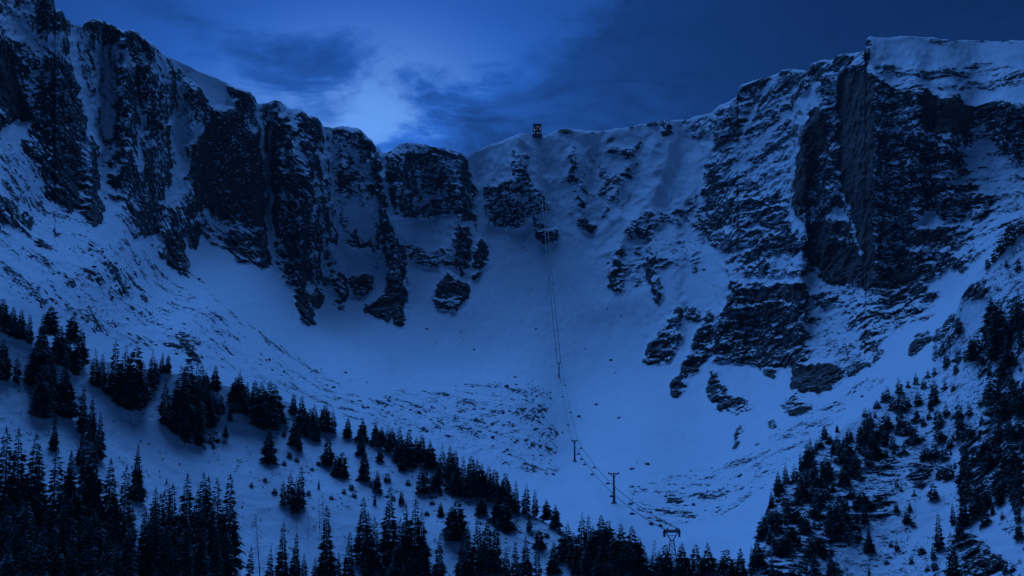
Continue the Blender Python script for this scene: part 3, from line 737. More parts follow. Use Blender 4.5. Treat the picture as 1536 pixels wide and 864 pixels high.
def build_far():
    xs = np.arange(-190, 1730, 1.4)
    nr = 580
    top = np.interp(xs, SKY[:, 0], SKY[:, 1])
    # small notches and blocks along the crest where it is rock
    rr = sample(rock_m, xs, top + 6)
    top = top + perlin(xs / 4.1, xs * 0, xs * 0 + 2) * 2.2 * np.clip(rr, .1, 1) + perlin(xs / 14., xs * 0 + 5, xs * 0) * 1.4
    v = (np.arange(nr) / (nr - 1)) ** 1.03
    X = np.broadcast_to(xs, (nr, len(xs)))
    Y = top[None, :] + (900 - top[None, :]) * v[:, None]
    # wobble the survey's outlines so that no edge of rock is a straight line
    w1 = perlin(X / 23., Y / 23., X * 0 + 1) * 5.5 + perlin(X / 8., Y / 8., X * 0 + 4) * 2.8
    w2 = perlin(X / 23., Y / 23., X * 0 + 11) * 5.5 + perlin(X / 8., Y / 8., X * 0 + 14) * 2.8
    fade = np.clip((Y - top[None, :]) / 20, .0, 1)
    Xs = X + w1 * fade; Ys = Y + w2 * fade
    D = far_depth(X, Y, Xs, Ys)
    d, R, Rm, cl, SM = displace_far(Xs, Ys, D)
    D = D + d * np.clip((Y - top[None, :]) / 5 + .3, 0, 1)
    far_surface['D'] = (xs, top, nr, D)
    tx, tz = pix_dir(X, Y)
    G = np.stack([tx * D, D, tz * D], -1)
    # the back of the ridge falls away behind the skyline
    back = []
    last = G[0].copy()
    for k in range(1, 15):
        st = 6.0 * k
        q = last.copy()
        r = np.hypot(q[:, 0], q[:, 1])[:, None]
        q[:, :2] += q[:, :2] / r * st
        q[:, 2] -= st * min(.12 + k * .11, 1.4)
        back.append(q)
        last = q
    N_f = grid_normals(G)
    steep = 1 - np.abs(N_f[..., 2])
    Pw = (G[..., 0], G[..., 1], G[..., 2])
    st = streaks(X, Y, D)
    nz = fbm(Pw, (16, 16, 11), 3, .6, 21.0)
    stp = steep - blur(steep.astype(np.float32), 9)
    mix = np.exp(-((Rm - .6) / .33) ** 2)
    H = sample(strata, X, Y)
    mid = fbm(Pw, (27, 27, 56), 4, .62, 41.0) * (1 - H) + fbm(Pw, (70, 70, 17), 4, .6, 43.0) * H
    mo = sample(mound, X, Y)
    score = remap(R) + mo * (np.clip(stp * 1.6, -.2, .25) + .22 * perlin(X / 24., Y / 12., X * 0 + 7.5) - .05) + .10 * nz * (.5 + mix) + .40 * mid * (.35 + mix) * (1 - .5 * SM) + 1.3 * stp * np.clip(cl + .1, 0, 1) * (1 - .6 * SM) + .32 * st * np.clip(1 - Rm * 1.7, 0, 1) * (Rm > .03)
    score = np.where(Rm < .04, score - .25, score)
    score -= np.clip((.16 - Rm), 0, 1) * .9
    G2 = np.concatenate([np.stack(back[::-1]), G], 0)
    nb = len(back)
    sc = np.concatenate([np.repeat(np.full((1, len(xs)), .1), nb, 0), score], 0)
    slab = np.concatenate([np.zeros((nb, len(xs))), SM], 0)
    N = grid_normals(G2)
    sgn = np.sign(N[G2.shape[0] // 2, G2.shape[1] // 2, 2])
    N = N * sgn
    Xa = np.concatenate([np.repeat(X[:1], nb, 0), X], 0)
    Ya = np.concatenate([np.repeat(Y[:1], nb, 0), Y], 0)
    rows, cols = G2.shape[:2]
    quads = grid_quads(rows, cols)
    if sgn < 0:
        pass
    # one object for every cliff and for the snow between them
    cx = (Xa[:-1, :-1] + Xa[1:, 1:]) / 2; cy = (Ya[:-1, :-1] + Ya[1:, 1:]) / 2
    isrock = sample(blur(rock, 4.0), cx, cy) > .40
    zone = np.zeros(cx.shape, int)
    zone[isrock & (cx < 401) & (cy < 430)] = 1
    zone[isrock & (cx >= 401) & (cx < 503) & (cy < 500)] = 2
    zone[isrock & (cx >= 503) & (cx < 618) & (cy < 500) & ((cx < 578) | (cy > 345))] = 3
    zone[isrock & (cx >= 578) & (cx < 738) & (cy < 470) & (zone == 0)] = 4
    zone[isrock & (cx >= 722) & (cx < 1050) & (cy < 460) & (zone == 0)] = 5
    zone[isrock & (cx >= 1050) & (cx < 1262) & (cy < 422) & (zone == 0)] = 6
    zone[isrock & (cx >= 955) & (cx < 1215) & (cy < 690) & (zone == 0)] = 7
    zone[isrock & (cx >= 1200) & (cy < 560) & (zone == 0)] = 8
    zone = zone.ravel()
    names = {0: ('snow_slope', 'snow covering the floor and slopes of the cirque'),
             1: ('cliff', 'dark rock wall at the left edge under the highest crest'),
             2: ('cliff', 'ribbed rock buttress right of the deep narrow gully'),
             3: ('cliff', 'half snowy buttress ending in a dark pillar above the bowl'),
             4: ('cliff', 'flat topped banded buttress with a snow bench across it'),
             5: ('cliff', 'scattered outcrops on the snowy headwall below the summit station'),
             6: ('cliff', 'snow streaked rock face left of the big right wall'),
             7: ('cliff', 'lower rock band and spires at the foot of the right wall'),
             8: ('cliff', 'tall brown and dark rock wall at the right')}
    Vf = G2.reshape(-1, 3); Nf = N.reshape(-1, 3); sf = sc.ravel(); lf = slab.ravel(); hf = np.concatenate([np.repeat(H[:1], nb, 0), H], 0).ravel()
    for z, (nm, lab) in names.items():
        q = quads[zone == z]
        if not len(q):
            continue
        used, inv = np.unique(q.ravel(), return_inverse=True)
        mesh_grid_object(nm, Vf[used], inv.reshape(-1, 4), Nf[used], {'rock_score': sf[used], 'slab': lf[used], 'strata': hf[used]}, MAT_FAR, lab)


build_far()

# ---- foreground moraine (left and centre) and the wooded spur on the right
MOR = np.array([(-200, 455), (-60, 480), (0, 495), (60, 515), (110, 532), (170, 545), (230, 556), (290, 562), (330, 576), (390, 590), (430, 602), (484, 638), (530, 655), (584, 677), (620, 690), (660, 706), (740, 745), (800, 774), (855, 802), (900, 818), (1000, 838), (1100, 858), (1160, 880), (1300, 910), (1740, 960)], float)
MOR_CTRL = [(-200, 455, 600), (0, 495, 640), (170, 545, 700), (290, 562, 730), (390, 590, 760), (484, 638, 770), (584, 677, 750), (660, 706, 730), (800, 774, 680), (900, 818, 640), (1100, 858, 590), (1300, 910, 560), (1740, 960, 500),
            (-200, 700, 550), (0, 560, 615), (0, 700, 550), (200, 640, 665), (200, 740, 600), (300, 650, 705), (400, 700, 695), (500, 760, 665), (600, 780, 665), (700, 800, 650),
            (0, 864, 480), (200, 864, 525), (400, 864, 590), (600, 864, 615), (800, 864, 620), (1000, 900, 590), (1200, 950, 540), (0, 1060, 390), (400, 1060, 450), (800, 1060, 480), (1200, 1060, 460), (1740, 1060, 420), (-200, 1060, 380)]
SPUR = np.array([(1085, 960), (1108, 905), (1122, 850), (1140, 790), (1158, 745), (1175, 720), (1200, 696), (1225, 668), (1250, 656), (1267, 639), (1300, 616), (1340, 591), (1392, 560), (1402, 548), (1410, 522), (1430, 484), (1442, 446), (1466, 408), (1490, 386), (1536, 346), (1620, 290), (1740, 230)], float)
SPUR_CTRL = [(1085, 960, 600), (1140, 790, 730), (1200, 696, 830), (1267, 639, 890), (1340, 591, 930), (1400, 552, 960), (1440, 446, 960), (1490, 386, 950), (1536, 346, 930), (1740, 230, 850),
             (1200, 900, 620), (1300, 870, 680), (1300, 740, 770), (1400, 870, 650), (1400, 700, 790), (1440, 600, 850), (1536, 864, 600), (1536, 700, 700), (1536, 500, 830), (1740, 900, 520), (1740, 500, 720), (1300, 1060, 540), (1085, 1060, 540), (1740, 1060, 450), (1536, 1060, 500)]
rock2 = np.zeros((RH, RW), np.float32)
P(rock2, [(1142, 790), (1160, 745), (1200, 700), (1240, 665), (1300, 620), (1400, 560), (1440, 450), (1536, 350), (1740, 230), (1740, 1080), (1090, 1080)], .30)
P(rock2, [(1150, 740), (1240, 680), (1330, 650), (1355, 690), (1340, 760), (1280, 800), (1220, 864), (1130, 864), (1140, 790)], .46)
for pts, v in (([(1195, 700), (1225, 690), (1232, 730), (1210, 745), (1198, 725)], .66), ([(1142, 790), (1150, 755), (1165, 745), (1172, 780), (1150, 795)], .8), ([(1165, 780), (1200, 765), (1205, 800), (1180, 820), (1160, 810)], .7),
               ([(1240, 770), (1262, 760), (1265, 790), (1262, 815), (1245, 815), (1235, 790)], .92), ([(1270, 770), (1292, 775), (1290, 815), (1270, 820)], .8), ([(1200, 815), (1235, 800), (1225, 830), (1205, 840)], .75), ([(1145, 825), (1200, 825), (1200, 870), (1150, 870)], .6),
               ([(1260, 690), (1275, 690), (1280, 725), (1260, 730)], .7), ([(1300, 685), (1335, 680), (1335, 703), (1305, 706)], .75), ([(1295, 745), (1330, 735), (1332, 770), (1315, 778), (1290, 765)], .8),
               ([(1360, 700), (1395, 690), (1420, 650), (1430, 650), (1425, 690), (1408, 718), (1385, 734), (1365, 725)], .76), ([(1435, 650), (1470, 640), (1540, 600), (1740, 560), (1740, 760), (1536, 760), (1480, 745), (1440, 740), (1432, 700)], .66),
               ([(1480, 640), (1500, 650), (1505, 700), (1485, 715), (1470, 690)], .85), ([(1510, 660), (1536, 650), (1536, 710), (1512, 700)], .8), ([(1430, 800), (1470, 800), (1500, 830), (1490, 870), (1420, 870), (1425, 830)], .66), ([(1450, 830), (1500, 825), (1515, 850), (1480, 870), (1440, 870)], .85),
               ([(1480, 580), (1520, 560), (1536, 590), (1500, 640), (1470, 630)], .5), ([(1440, 430), (1482, 420), (1482, 445), (1452, 453), (1438, 446)], .85), ([(1482, 455), (1500, 440), (1540, 430), (1540, 540), (1500, 560), (1490, 520)], .5),
               ([(1405, 540), (1412, 515), (1440, 478), (1445, 490), (1425, 525)], .7), ([(1465, 530), (1485, 525), (1492, 560), (1470, 580)], .7), ([(1495, 545), (1515, 540), (1520, 565), (1495, 580)], .75), ([(1475, 595), (1495, 585), (1490, 605), (1470, 610)], .6), ([(1155, 730), (1180, 725), (1185, 765), (1165, 770)], .6)):
    P(rock2, pts, v)
P(rock2, [(1450, 455), (1480, 452), (1475, 500), (1445, 480)], -.05)
L(rock2, [(1433, 655), (1425, 690), (1410, 740), (1400, 800)], 16, -.1, 60)
L(rock2, [(1500, 760), (1470, 790), (1520, 830)], 30, .02)
# moraine: a few stones and dark tussocks
P(rock2, [(-200, 440), (900, 440), (1120, 850), (1085, 1080), (-200, 1080)], .10)
P(rock2, [(290, 640), (345, 645), (340, 665), (300, 668)], .5)
P(rock2, [(560, 690), (650, 700), (760, 760), (800, 810), (760, 850), (640, 780), (560, 740)], .2)
P(rock2, [(640, 735), (720, 745), (715, 760), (640, 745)], .4)
P(rock2, [(760, 760), (850, 800), (860, 830), (800, 840), (770, 800)], .3)
P(rock2, [(400, 680), (470, 690), (470, 730), (410, 730)], .2)
rock2_s = blur(rock2, 1.8)
rock2_m = blur(rock2, 6.0)
gx, gy = np.meshgrid(np.arange(X0, X1, ST, dtype=float), np.arange(Y0, Y1, ST, dtype=float))
mor_macro = tps(MOR_CTRL, gx, gy, 1e-4).astype(np.float32)
spur_macro = tps(SPUR_CTRL, gx, gy, 1e-4).astype(np.float32)


def near_shape(x, y, macro):
    D = sample(macro, x, y, ST)
    tx, tz = pix_dir(x, y)
    Pw = (tx * D, D, tz * D)
    R = sample(rock2_s, x, y); Rm = np.clip(sample(rock2_m, x, y), 0, 1)
    cl = np.clip((Rm - .2) / .5, 0, 1)
    d = -cl * (5.0 * ridged(Pw, (14, 14, 17), 3, .55, 8.8) + 1.6 * fbm(Pw, (20, 20, 3.2), 2, .6, 3.5)) + 4.5 * fbm(Pw, (70, 70, 70), 2, .5, 1.2) + 1.0 * fbm(Pw, 14.0, 3, .5, 9.2)
    return D + d, R, Rm, cl, Pw


def build_near(name, crest, macro, x0, x1, ybot, step, nr, label):
    xs = np.arange(x0, x1, step)
    top = np.interp(xs, crest[:, 0], crest[:, 1])
    top = top + perlin(xs / 17., xs * 0, xs * 0 + 8) * 2.4 + perlin(xs / 5., xs * 0, xs * 0 + 3) * .8
    v = np.arange(nr) / (nr - 1)
    X = np.broadcast_to(xs, (nr, len(xs)))
    Y = top[None, :] + (ybot - top[None, :]) * v[:, None]
    w1 = perlin(X / 14., Y / 14., X * 0 + 1) * 4; w2 = perlin(X / 14., Y / 14., X * 0 + 7) * 4
    D0, R, Rm, cl, Pw = near_shape(X, Y, macro)
    R = sample(rock2_s, X + w1, Y + w2)
    tx, tz = pix_dir(X, Y)
    G = np.stack([tx * D0, D0, tz * D0], -1)
    back = []
    last = G[0].copy()
    for k in range(1, 16):
        st = 1.2 * k
        q = last.copy()
        r = np.hypot(q[:, 0], q[:, 1])[:, None]
        q[:, :2] += q[:, :2] / r * st
        q[:, 2] -= st * min(.08 + k * .05, .55)
        back.append(q); last = q
    N_f = grid_normals(G)
    steep = 1 - np.abs(N_f[..., 2])
    stp = steep - blur(steep.astype(np.float32), 8)
    nz = fbm(Pw, (7, 7, 5), 3, .6, 31.0)
    score = remap(R) + .18 * nz + .6 * stp * np.clip(cl + .2, 0, 1) - np.clip(.16 - Rm, 0, 1) * .8
    G2 = np.concatenate([np.stack(back[::-1]), G], 0)
    sc = np.concatenate([np.full((len(back), len(xs)), .08), score], 0)
    N = grid_normals(G2)
    N *= np.sign(N[G2.shape[0] // 2, G2.shape[1] // 2, 2])
    q = grid_quads(*G2.shape[:2])
    mesh_grid_object(name, G2.reshape(-1, 3), q, N.reshape(-1, 3), {'rock_score': sc.ravel(), 'slab': np.zeros(sc.size), 'strata': np.full(sc.size, .6)}, MAT_NEAR, label)


build_near('hillside', MOR, mor_macro, -195, 1735, 1062, 2.6, 300, 'snowy wooded moraine rising across the foreground')
build_near('hillside', SPUR, spur_macro, 1086, 1735, 1062, 1.7, 420, 'steep wooded rocky spur on the right')

# ground under everything, out to the horizon, below the valley floor
gme = bpy.data.meshes.new('ground')
gq = 20000.0
gme.from_pydata([(-gq, -gq, -150), (gq, -gq, -150), (gq, gq, -150), (-gq, gq, -150)], [], [(0, 1, 2, 3)])
gme.materials.append(MAT_FAR)
go = bpy.data.objects.new('ground', gme)
COL.objects.link(go)
go['kind'] = 'structure'


def ground_point(x, y, where):
    if where == 'far':
        xs, top, nr, D = far_surface['D']
        c = int(round((x - xs[0]) / (xs[1] - xs[0])))
        r = (max(y - top[c], 0) / (900 - top[c])) ** (1 / 1.03) * (nr - 1)
        r0 = min(int(r), nr - 2)
        D = float(D[r0, c] + (D[r0 + 1, c] - D[r0, c]) * (r - r0))
    else:
        macro = mor_macro if where == 'moraine' else spur_macro
        D = float(near_shape(np.array([x], float), np.array([y], float), macro)[0][0])
    tx, tz = pix_dir(x, y)
    return Vector((float(tx) * D, D, float(tz) * D))


# ------------------------------------------------------------------ small things: helpers
random.seed(11)
ORD = ['leftmost', 'second', 'third', 'fourth', 'fifth', 'sixth', 'seventh', 'eighth', 'ninth', 'tenth', 'eleventh', 'twelfth', 'thirteenth', 'fourteenth',
       'fifteenth', 'sixteenth', 'seventeenth', 'eighteenth', 'nineteenth', 'twentieth']


def ordinal(i, n):
    if i == 0:
        return 'leftmost'
    if i == n - 1:
        return 'rightmost'
    if i >= n // 2 and n - i <= 10:
        return ORD[n - 1 - i] + ' from the right'
    return ORD[i] + ' from the left'


def tag(o, label, cat, group=None, kind=None):
    o['label'] = label
    if cat:
        o['category'] = cat
    if group:
        o['group'] = group
    if kind:
        o['kind'] = kind
    return o


def empty(name, loc, rz=0.0):
    o = bpy.data.objects.new(name, None)
    o.location = loc
    o.rotation_euler = (0, 0, rz)
    COL.objects.link(o)
    return o


def child(name, mesh, parent=None, loc=(0, 0, 0), scale=None):
    o = bpy.data.objects.new(name, mesh)
    o.location = loc
    if scale:
        o.scale = scale
    if parent:
        o.parent = parent
    COL.objects.link(o)
    return o


def mesh(name, V, Fc, mat, smooth=False):
    me = bpy.data.meshes.new(name)
    me.from_pydata([tuple(v) for v in V], [], [tuple(f) for f in Fc])
    me.materials.append(mat)
    if smooth:
        for p in me.polygons:
            p.use_smooth = True
    me.update()
    return me


class MB:
    """collects bars, boxes and tubes"""
    def __init__(self):
        self.V, self.F = [], []

    def box(self, c, sz, taper=1.0):
        x, y, z = [v / 2 for v in sz]
        b = len(self.V)
        for dz, k in ((-z, 1.0), (z, taper)):
            for dx, dy in ((-x, -y), (x, -y), (x, y), (-x, y)):
                self.V.append((c[0] + dx * k, c[1] + dy * k, c[2] + dz))
        self.F += [(b, b + 3, b + 2, b + 1), (b + 4, b + 5, b + 6, b + 7)] + [(b + i, b + (i + 1) % 4, b + 4 + (i + 1) % 4, b + 4 + i) for i in range(4)]
        return self

    def bar(self, p, q, r0, r1=None, n=6):
        r1 = r0 if r1 is None else r1
        p, q = Vector(p), Vector(q)
        d = (q - p).normalized()
        u = d.orthogonal().normalized()
        w = d.cross(u)
        b = len(self.V)
        for c, r in ((p, r0), (q, r1)):
            for i in range(n):
                a = 2 * math.pi * i / n
                self.V.append(tuple(c + (u * math.cos(a) + w * math.sin(a)) * r))
        self.F += [(b + i, b + (i + 1) % n, b + n + (i + 1) % n, b + n + i) for i in range(n)]
        self.F += [tuple(range(b + n - 1, b - 1, -1)), tuple(range(b + n, b + 2 * n))]
        return self

    def path(self, pts, r, n=5):
        for a, b in zip(pts[:-1], pts[1:]):
            self.bar(a, b, r, r, n)
        return self

    def mesh(self, name, mat):
        return mesh(name, self.V, self.F, mat)


def simple_mat(name, c0, c1, rough=.8, metallic=0.0, scale=1.0):
    m, t = mat_new(name)
    pos = t.n('ShaderNodeTexCoord').outputs['Object']
    f = t.noise(pos, scale, 4, .6)
    bs = t.n('ShaderNodeBsdfPrincipled', {'Base Color': t.mix(t.mapr(f, .35, .65), c0, c1), 'Roughness': rough, 'Metallic': metallic}).outputs[0]
    t.n('ShaderNodeOutputMaterial', {'Surface': bs})
    return m


def snowy_mat(name, c0, c1, thr, scale, amount=1.0, nz0=.25):
    """dark stuff with snow lying on what faces up"""
    m, t = mat_new(name)
    g = t.n('ShaderNodeNewGeometry')
    nz = t.n('ShaderNodeSeparateXYZ', {0: g.outputs['True Normal']}).outputs[2]
    nz = t.math('ABSOLUTE', nz)
    pos = g.outputs['Position']
    f = t.noise(pos, scale, 3, .6)
    big = t.noise(pos, scale * .12, 2, .5)
    sn = t.math('MULTIPLY', t.mapr(nz, nz0, nz0 + .35), t.mapr(t.math('ADD', f, t.math('MULTIPLY', t.math('SUBTRACT', big, .5), .6)), thr, thr + .06))
    sn = t.math('MULTIPLY', sn, amount)
    f2 = t.noise(pos, scale * .5, 4, .6)
    col = t.mix(sn, t.mix(t.mapr(f2, .35, .65), c0, c1), (.8, .83, .87))
    bs = t.n('ShaderNodeBsdfPrincipled', {'Base Color': col, 'Roughness': .85, 'Specular IOR Level': .15}).outputs[0]
    t.n('ShaderNodeOutputMaterial', {'Surface': bs})
    return m


MAT_NEEDLE = snowy_mat('snow dusted needles', (.012, .022, .018), (.03, .045, .032), .57, 1.6, .8)
MAT_TRUNK = simple_mat('bark', (.03, .024, .02), (.06, .048, .04), .95, 0, 3.0)
MAT_STONE = snowy_mat('snow capped stone', (.04, .038, .04), (.10, .095, .095), .42, .35, 1.0, .45)
MAT_TWIG = simple_mat('bare twigs', (.025, .02, .018), (.045, .036, .03), .95, 0, 2.0)
MAT_STEEL = simple_mat('weathered galvanised steel', (.05, .055, .06), (.10, .105, .11), .6, .4, .8)
MAT_CABLE = simple_mat('steel rope', (.10, .104, .11), (.17, .17, .175), .6, .1, .5)
MAT_PANEL = simple_mat('dark cladding', (.03, .032, .036), (.06, .06, .065), .7, .1, .6)
MAT_CONCRETE = simple_mat('concrete', (.18, .18, .18), (.28, .28, .27), .9, 0, .5)
MAT_FRAME = simple_mat('pale painted frame', (.35, .36, .38), (.5, .5, .52), .6, .1, .6)


# ------------------------------------------------------------------ conifers
def crown_mesh(name, seed, width, whorls, drop=.45, z0=.06, sparse=1.0, power=.85, lean=0.0):
    rnd = random.Random(seed)
    V, Fc = [], []
    bulge = [rnd.uniform(.68, 1.22) for _ in range(14)]
    for i in range(whorls):
        t = (i + rnd.uniform(-.3, .3)) / whorls
        t = min(max(t, 0), 1)
        z = z0 + (1 - z0) * t
        prof = (1 - t) ** power * (1.0 if t > .12 else .75 + 2 * t)
        prof *= bulge[int(t * 13)]
        nb = max(5, int((6 + 7 * (1 - t)) * sparse))
        a0 = rnd.uniform(0, 6.28)
        for b in range(nb):
            a = a0 + 6.283 * b / nb + rnd.uniform(-.3, .3)
            zb = z + rnd.uniform(-.6, .6) * (1 - z0) / whorls
            Lb = width * prof * rnd.uniform(.62, 1.16) + .012
            if rnd.random() < .06:
                Lb *= rnd.uniform(.4, .7)
            ca, sa = math.cos(a), math.sin(a)
            dr = drop * rnd.uniform(.7, 1.3)
            ris = .18 + .25 * t

            def pos(s, side=0.0, dz=0.0):
                x = Lb * s
                return (x * ca - side * sa + lean * z, x * sa + side * ca, zb + Lb * (ris * s - dr * s * s) + dz)
            w = .24 * Lb + .004
            base = len(V)
            V.extend([pos(0, -w * .3), pos(0, w * .3), pos(.55, w, -.12 * Lb), pos(.55, -w, -.12 * Lb), pos(1.0)])
            Fc.extend([(base, base + 1, base + 2, base + 3), (base + 3, base + 2, base + 4)])
            for s in (.28, .5, .7, .86):
                for sd in (-1, 1):
                    ln = Lb * (.42 * (1.1 - s)) * rnd.uniform(.7, 1.3) + .006
                    bb = len(V)
                    V.extend([pos(s), pos(min(s + .2, 1.0)), pos(s + .22, sd * ln, -ln * rnd.uniform(.25, .7))])
                    Fc.append((bb, bb + 1, bb + 2))
            # needles hanging below the bough
            bb = len(V)
            V.extend([pos(.25), pos(.85), pos(.6, rnd.uniform(-.2, .2) * w, -.34 * Lb)])
            Fc.append((bb, bb + 1, bb + 2))
    bb = len(V)
    V.extend([(lean, 0, 1.02), (.008 + lean * .94, 0, .94), (-.005 + lean * .94, .007, .94), (-.005 + lean * .94, -.007, .94)])
    Fc.extend([(bb, bb + 1, bb + 2), (bb, bb + 2, bb + 3), (bb, bb + 3, bb + 1)])
    return mesh(name, V, Fc, MAT_NEEDLE)


def trunk_mesh(name, r):
    mb = MB()
    mb.bar((0, 0, -.08), (0, 0, .5), r, r * .55, 7)
    mb.bar((0, 0, .5), (0, 0, .97), r * .55, r * .12, 6)
    return mb.mesh(name, MAT_TRUNK)


SLIM = [crown_mesh('spruce_crown', 100 + i, .15 + .014 * i, 40 + i, .4 + .05 * (i % 3), .05, (1.0, .8, .9, .7, 1.0, .85)[i], .7 + .06 * i, (0, .02, -.015, .03, 0, -.02)[i]) for i in range(6)]
MID = [crown_mesh('spruce_crown', 200 + i, (.20, .24, .28, .33, .23, .30, .26, .36)[i], 26 + i, .35 + .05 * (i % 4), .03, (1.0, .75, 1.0, .85, .7, 1.0, .8, 1.0)[i], (.6, .8, .7, .55, .95, .8, .5, .75)[i], (0, .03, -.02, 0, .04, -.03, .01, 0)[i]) for i in range(8)]
BUSHY = [crown_mesh('spruce_crown', 300 + i, .33 + .04 * i, 24, .35, .01, 1.1, .5, .02 * (i - 1)) for i in range(3)]
MINI = [crown_mesh('small_crown', 700 + i, .29 + .035 * i, 14, .5, .02, .85, .6 + .05 * i, .02 * (i - 2)) for i in range(5)]
TRUNK = trunk_mesh('spruce_trunk', .014)


def larch_mesh(seed):
    rnd = random.Random(seed)
    mb = MB()
    for i in range(46):
        z = .18 + .78 * i / 46
        a = rnd.uniform(0, 6.28)
        Lb = (.13 * (1 - z) + .02) * rnd.uniform(.5, 1.3)
        p = (0, 0, z)
        q = (Lb * math.cos(a), Lb * math.sin(a), z + rnd.uniform(-.02, .03))
        mb.bar(p, q, .0022, .0009, 3)
        for k in (.4, .7, .9):
            m = Vector(p).lerp(Vector(q), k)
            mb.bar(m, m + Vector((rnd.uniform(-.02, .02), rnd.uniform(-.02, .02), rnd.uniform(-.03, .015))), .0012, .0006, 3)
    return mb.mesh('bare_branches', MAT_TWIG)


LARCH = [larch_mesh(5 + i) for i in range(2)]

TREES = []            # (cluster, x, y_top, y_base, sheet, kind)


def T(cluster, sheet, items, kind=None):
    for it in items:
        TREES.append((cluster, it[0], it[1], it[2], sheet, it[3] if len(it) > 3 else kind))


T('in the upper left grove at the frame edge', 'moraine', [(3, 446, 497), (18, 458, 503), (30, 462, 508), (43, 470, 515), (62, 470, 522), (55, 505, 560), (25, 530, 574), (3, 508, 568), (65, 500, 585)], 'm')
T('in the dense grove above the left snow bank', 'moraine', [(75, 458, 500, 'b'), (108, 472, 512, 'b'), (88, 488, 545), (100, 490, 545), (120, 492, 548), (112, 505, 562), (50, 520, 578), (75, 530, 604), (95, 530, 600), (97, 560, 625), (66, 545, 615), (60, 560, 625)], 'm')
T('in the tight clump left of the snow hollow', 'moraine', [(143, 522, 580), (152, 530, 578), (172, 510, 595), (186, 516, 600), (200, 518, 612), (192, 545, 614), (162, 545, 592), (180, 540, 608), (205, 550, 608)], 'm')
T('in the sparse row right of the tight clump', 'moraine', [(215, 548, 600), (228, 523, 570), (225, 550, 585), (242, 528, 560), (251, 531, 560), (234, 540, 575)], 'm')
T('standing apart in the snow hollow at left', 'moraine', [(123, 577, 650), (137, 593, 662), (80, 620, 677), (204, 666, 750), (148, 618, 690), (102, 680, 742), (120, 640, 700)], 's')
T('in the big clump around the snowy boulders', 'moraine', [(247, 567, 637), (270, 548, 647), (282, 542, 620), (292, 543, 625), (300, 545, 615), (262, 575, 650), (285, 595, 652), (298, 602, 668), (275, 590, 640), (310, 565, 612), (318, 578, 628), (312, 590, 640), (331, 592, 622), (345, 607, 632), (338, 630, 656), (290, 570, 640), (325, 590, 632), (278, 625, 662, 'b')], 'm')
T('in the round clump below the scree', 'moraine', [(322, 547, 586), (308, 558, 584), (359, 558, 617), (370, 572, 600), (353, 565, 610), (365, 585, 617)], 'm')
T('in the broad clump on the open crest', 'moraine', [(381, 570, 615), (392, 573, 635), (402, 570, 640), (413, 576, 632), (388, 600, 640), (407, 590, 638), (397, 585, 640)], 'm')
T('in the first group right of the broad clump', 'moraine', [(403, 643, 693, 'm'), (440, 590, 622), (453, 593, 645), (441, 624, 668), (449, 640, 677), (472, 603, 642), (475, 620, 662), (487, 607, 647), (500, 612, 649), (464, 612, 655)], 'm')
T('in the second group along the crest', 'moraine', [(521, 626, 657), (543, 627, 662), (541, 650, 682), (563, 632, 667), (580, 636, 672), (587, 642, 677), (572, 640, 670)], 'm')
T('in the third group along the crest', 'moraine', [(600, 641, 692), (613, 645, 692), (603, 670, 706), (625, 655, 692), (633, 652, 694), (646, 660, 702), (570, 672, 692, 'b'), (612, 660, 700)], 'm')
T('in the fourth group along the crest', 'moraine', [(665, 665, 712), (675, 668, 717), (683, 676, 719), (632, 690, 741), (655, 700, 737), (638, 692, 738), (657, 690, 725), (672, 690, 735), (648, 702, 736)], 'm')
T('in the dense clump midway along the crest', 'moraine', [(695, 685, 732), (705, 684, 738), (716, 690, 742), (700, 700, 745), (690, 712, 745), (712, 705, 745), (722, 695, 745), (730, 700, 748), (743, 704, 752), (722, 742, 772), (684, 700, 742), (735, 712, 752)], 'm')
T('in the row descending the crest\'s right end', 'moraine', [(758, 710, 758), (775, 721, 768), (788, 725, 770), (803, 734, 774), (820, 749, 778), (834, 757, 790), (758, 753, 792, 'b'), (794, 765, 796), (809, 795, 822, 'b'), (767, 735, 770), (745, 745, 785)], 'm')
T('among the small loners on the open moraine', 'moraine', [(492, 655, 699), (513, 678, 716, 'b'), (546, 679, 721), (505, 684, 714, 'b'), (425, 718, 757), (450, 699, 762), (444, 715, 768), (566, 706, 738), (562, 738, 757), (602, 736, 756), (661, 753, 774), (685, 752, 808, 'b'), (478, 718, 733), (436, 705, 755), (678, 760, 802, 'b')], 'm')
T('in the tall group at the bottom centre', 'moraine', [(543, 748, 846), (583, 733, 850), (619, 752, 880), (630, 770, 880), (607, 758, 872), (562, 778, 880), (612, 775, 885), (553, 770, 870), (596, 780, 890)], 's')
T('in the loose bottom row left of centre', 'moraine', [(490, 761, 885), (421, 786, 890), (440, 803, 895), (455, 833, 905), (522, 800, 890), (657, 803, 900), (403, 825, 910), (470, 840, 915), (508, 830, 905)], 's')
T('in the dark bottom group right of centre', 'moraine', [(714, 774, 890), (729, 770, 890), (741, 778, 885), (691, 808, 895), (703, 790, 885), (760, 822, 900), (775, 815, 895), (790, 806, 890), (745, 800, 900), (808, 822, 895), (722, 800, 900)], 's')
T('in the thicket left of the valley tower', 'moraine', [(853, 782, 825), (872, 770, 832), (883, 774, 835), (902, 774, 845), (914, 782, 848), (891, 790, 850), (935, 787, 872), (948, 791, 872), (925, 800, 875), (862, 800, 850), (905, 805, 870), (845, 795, 840), (880, 810, 870), (958, 808, 880), (830, 812, 860), (865, 822, 880)], 'm')
T('in the stand around the valley tower', 'moraine', [(980, 812, 888), (969, 820, 888), (1001, 818, 890), (1019, 822, 892), (1026, 816, 890), (1047, 818, 890), (1064, 816, 890), (1091, 826, 900), (1112, 825, 900), (1083, 837, 900), (990, 828, 892), (1036, 832, 895), (1102, 840, 905), (1055, 838, 900)], 'm')
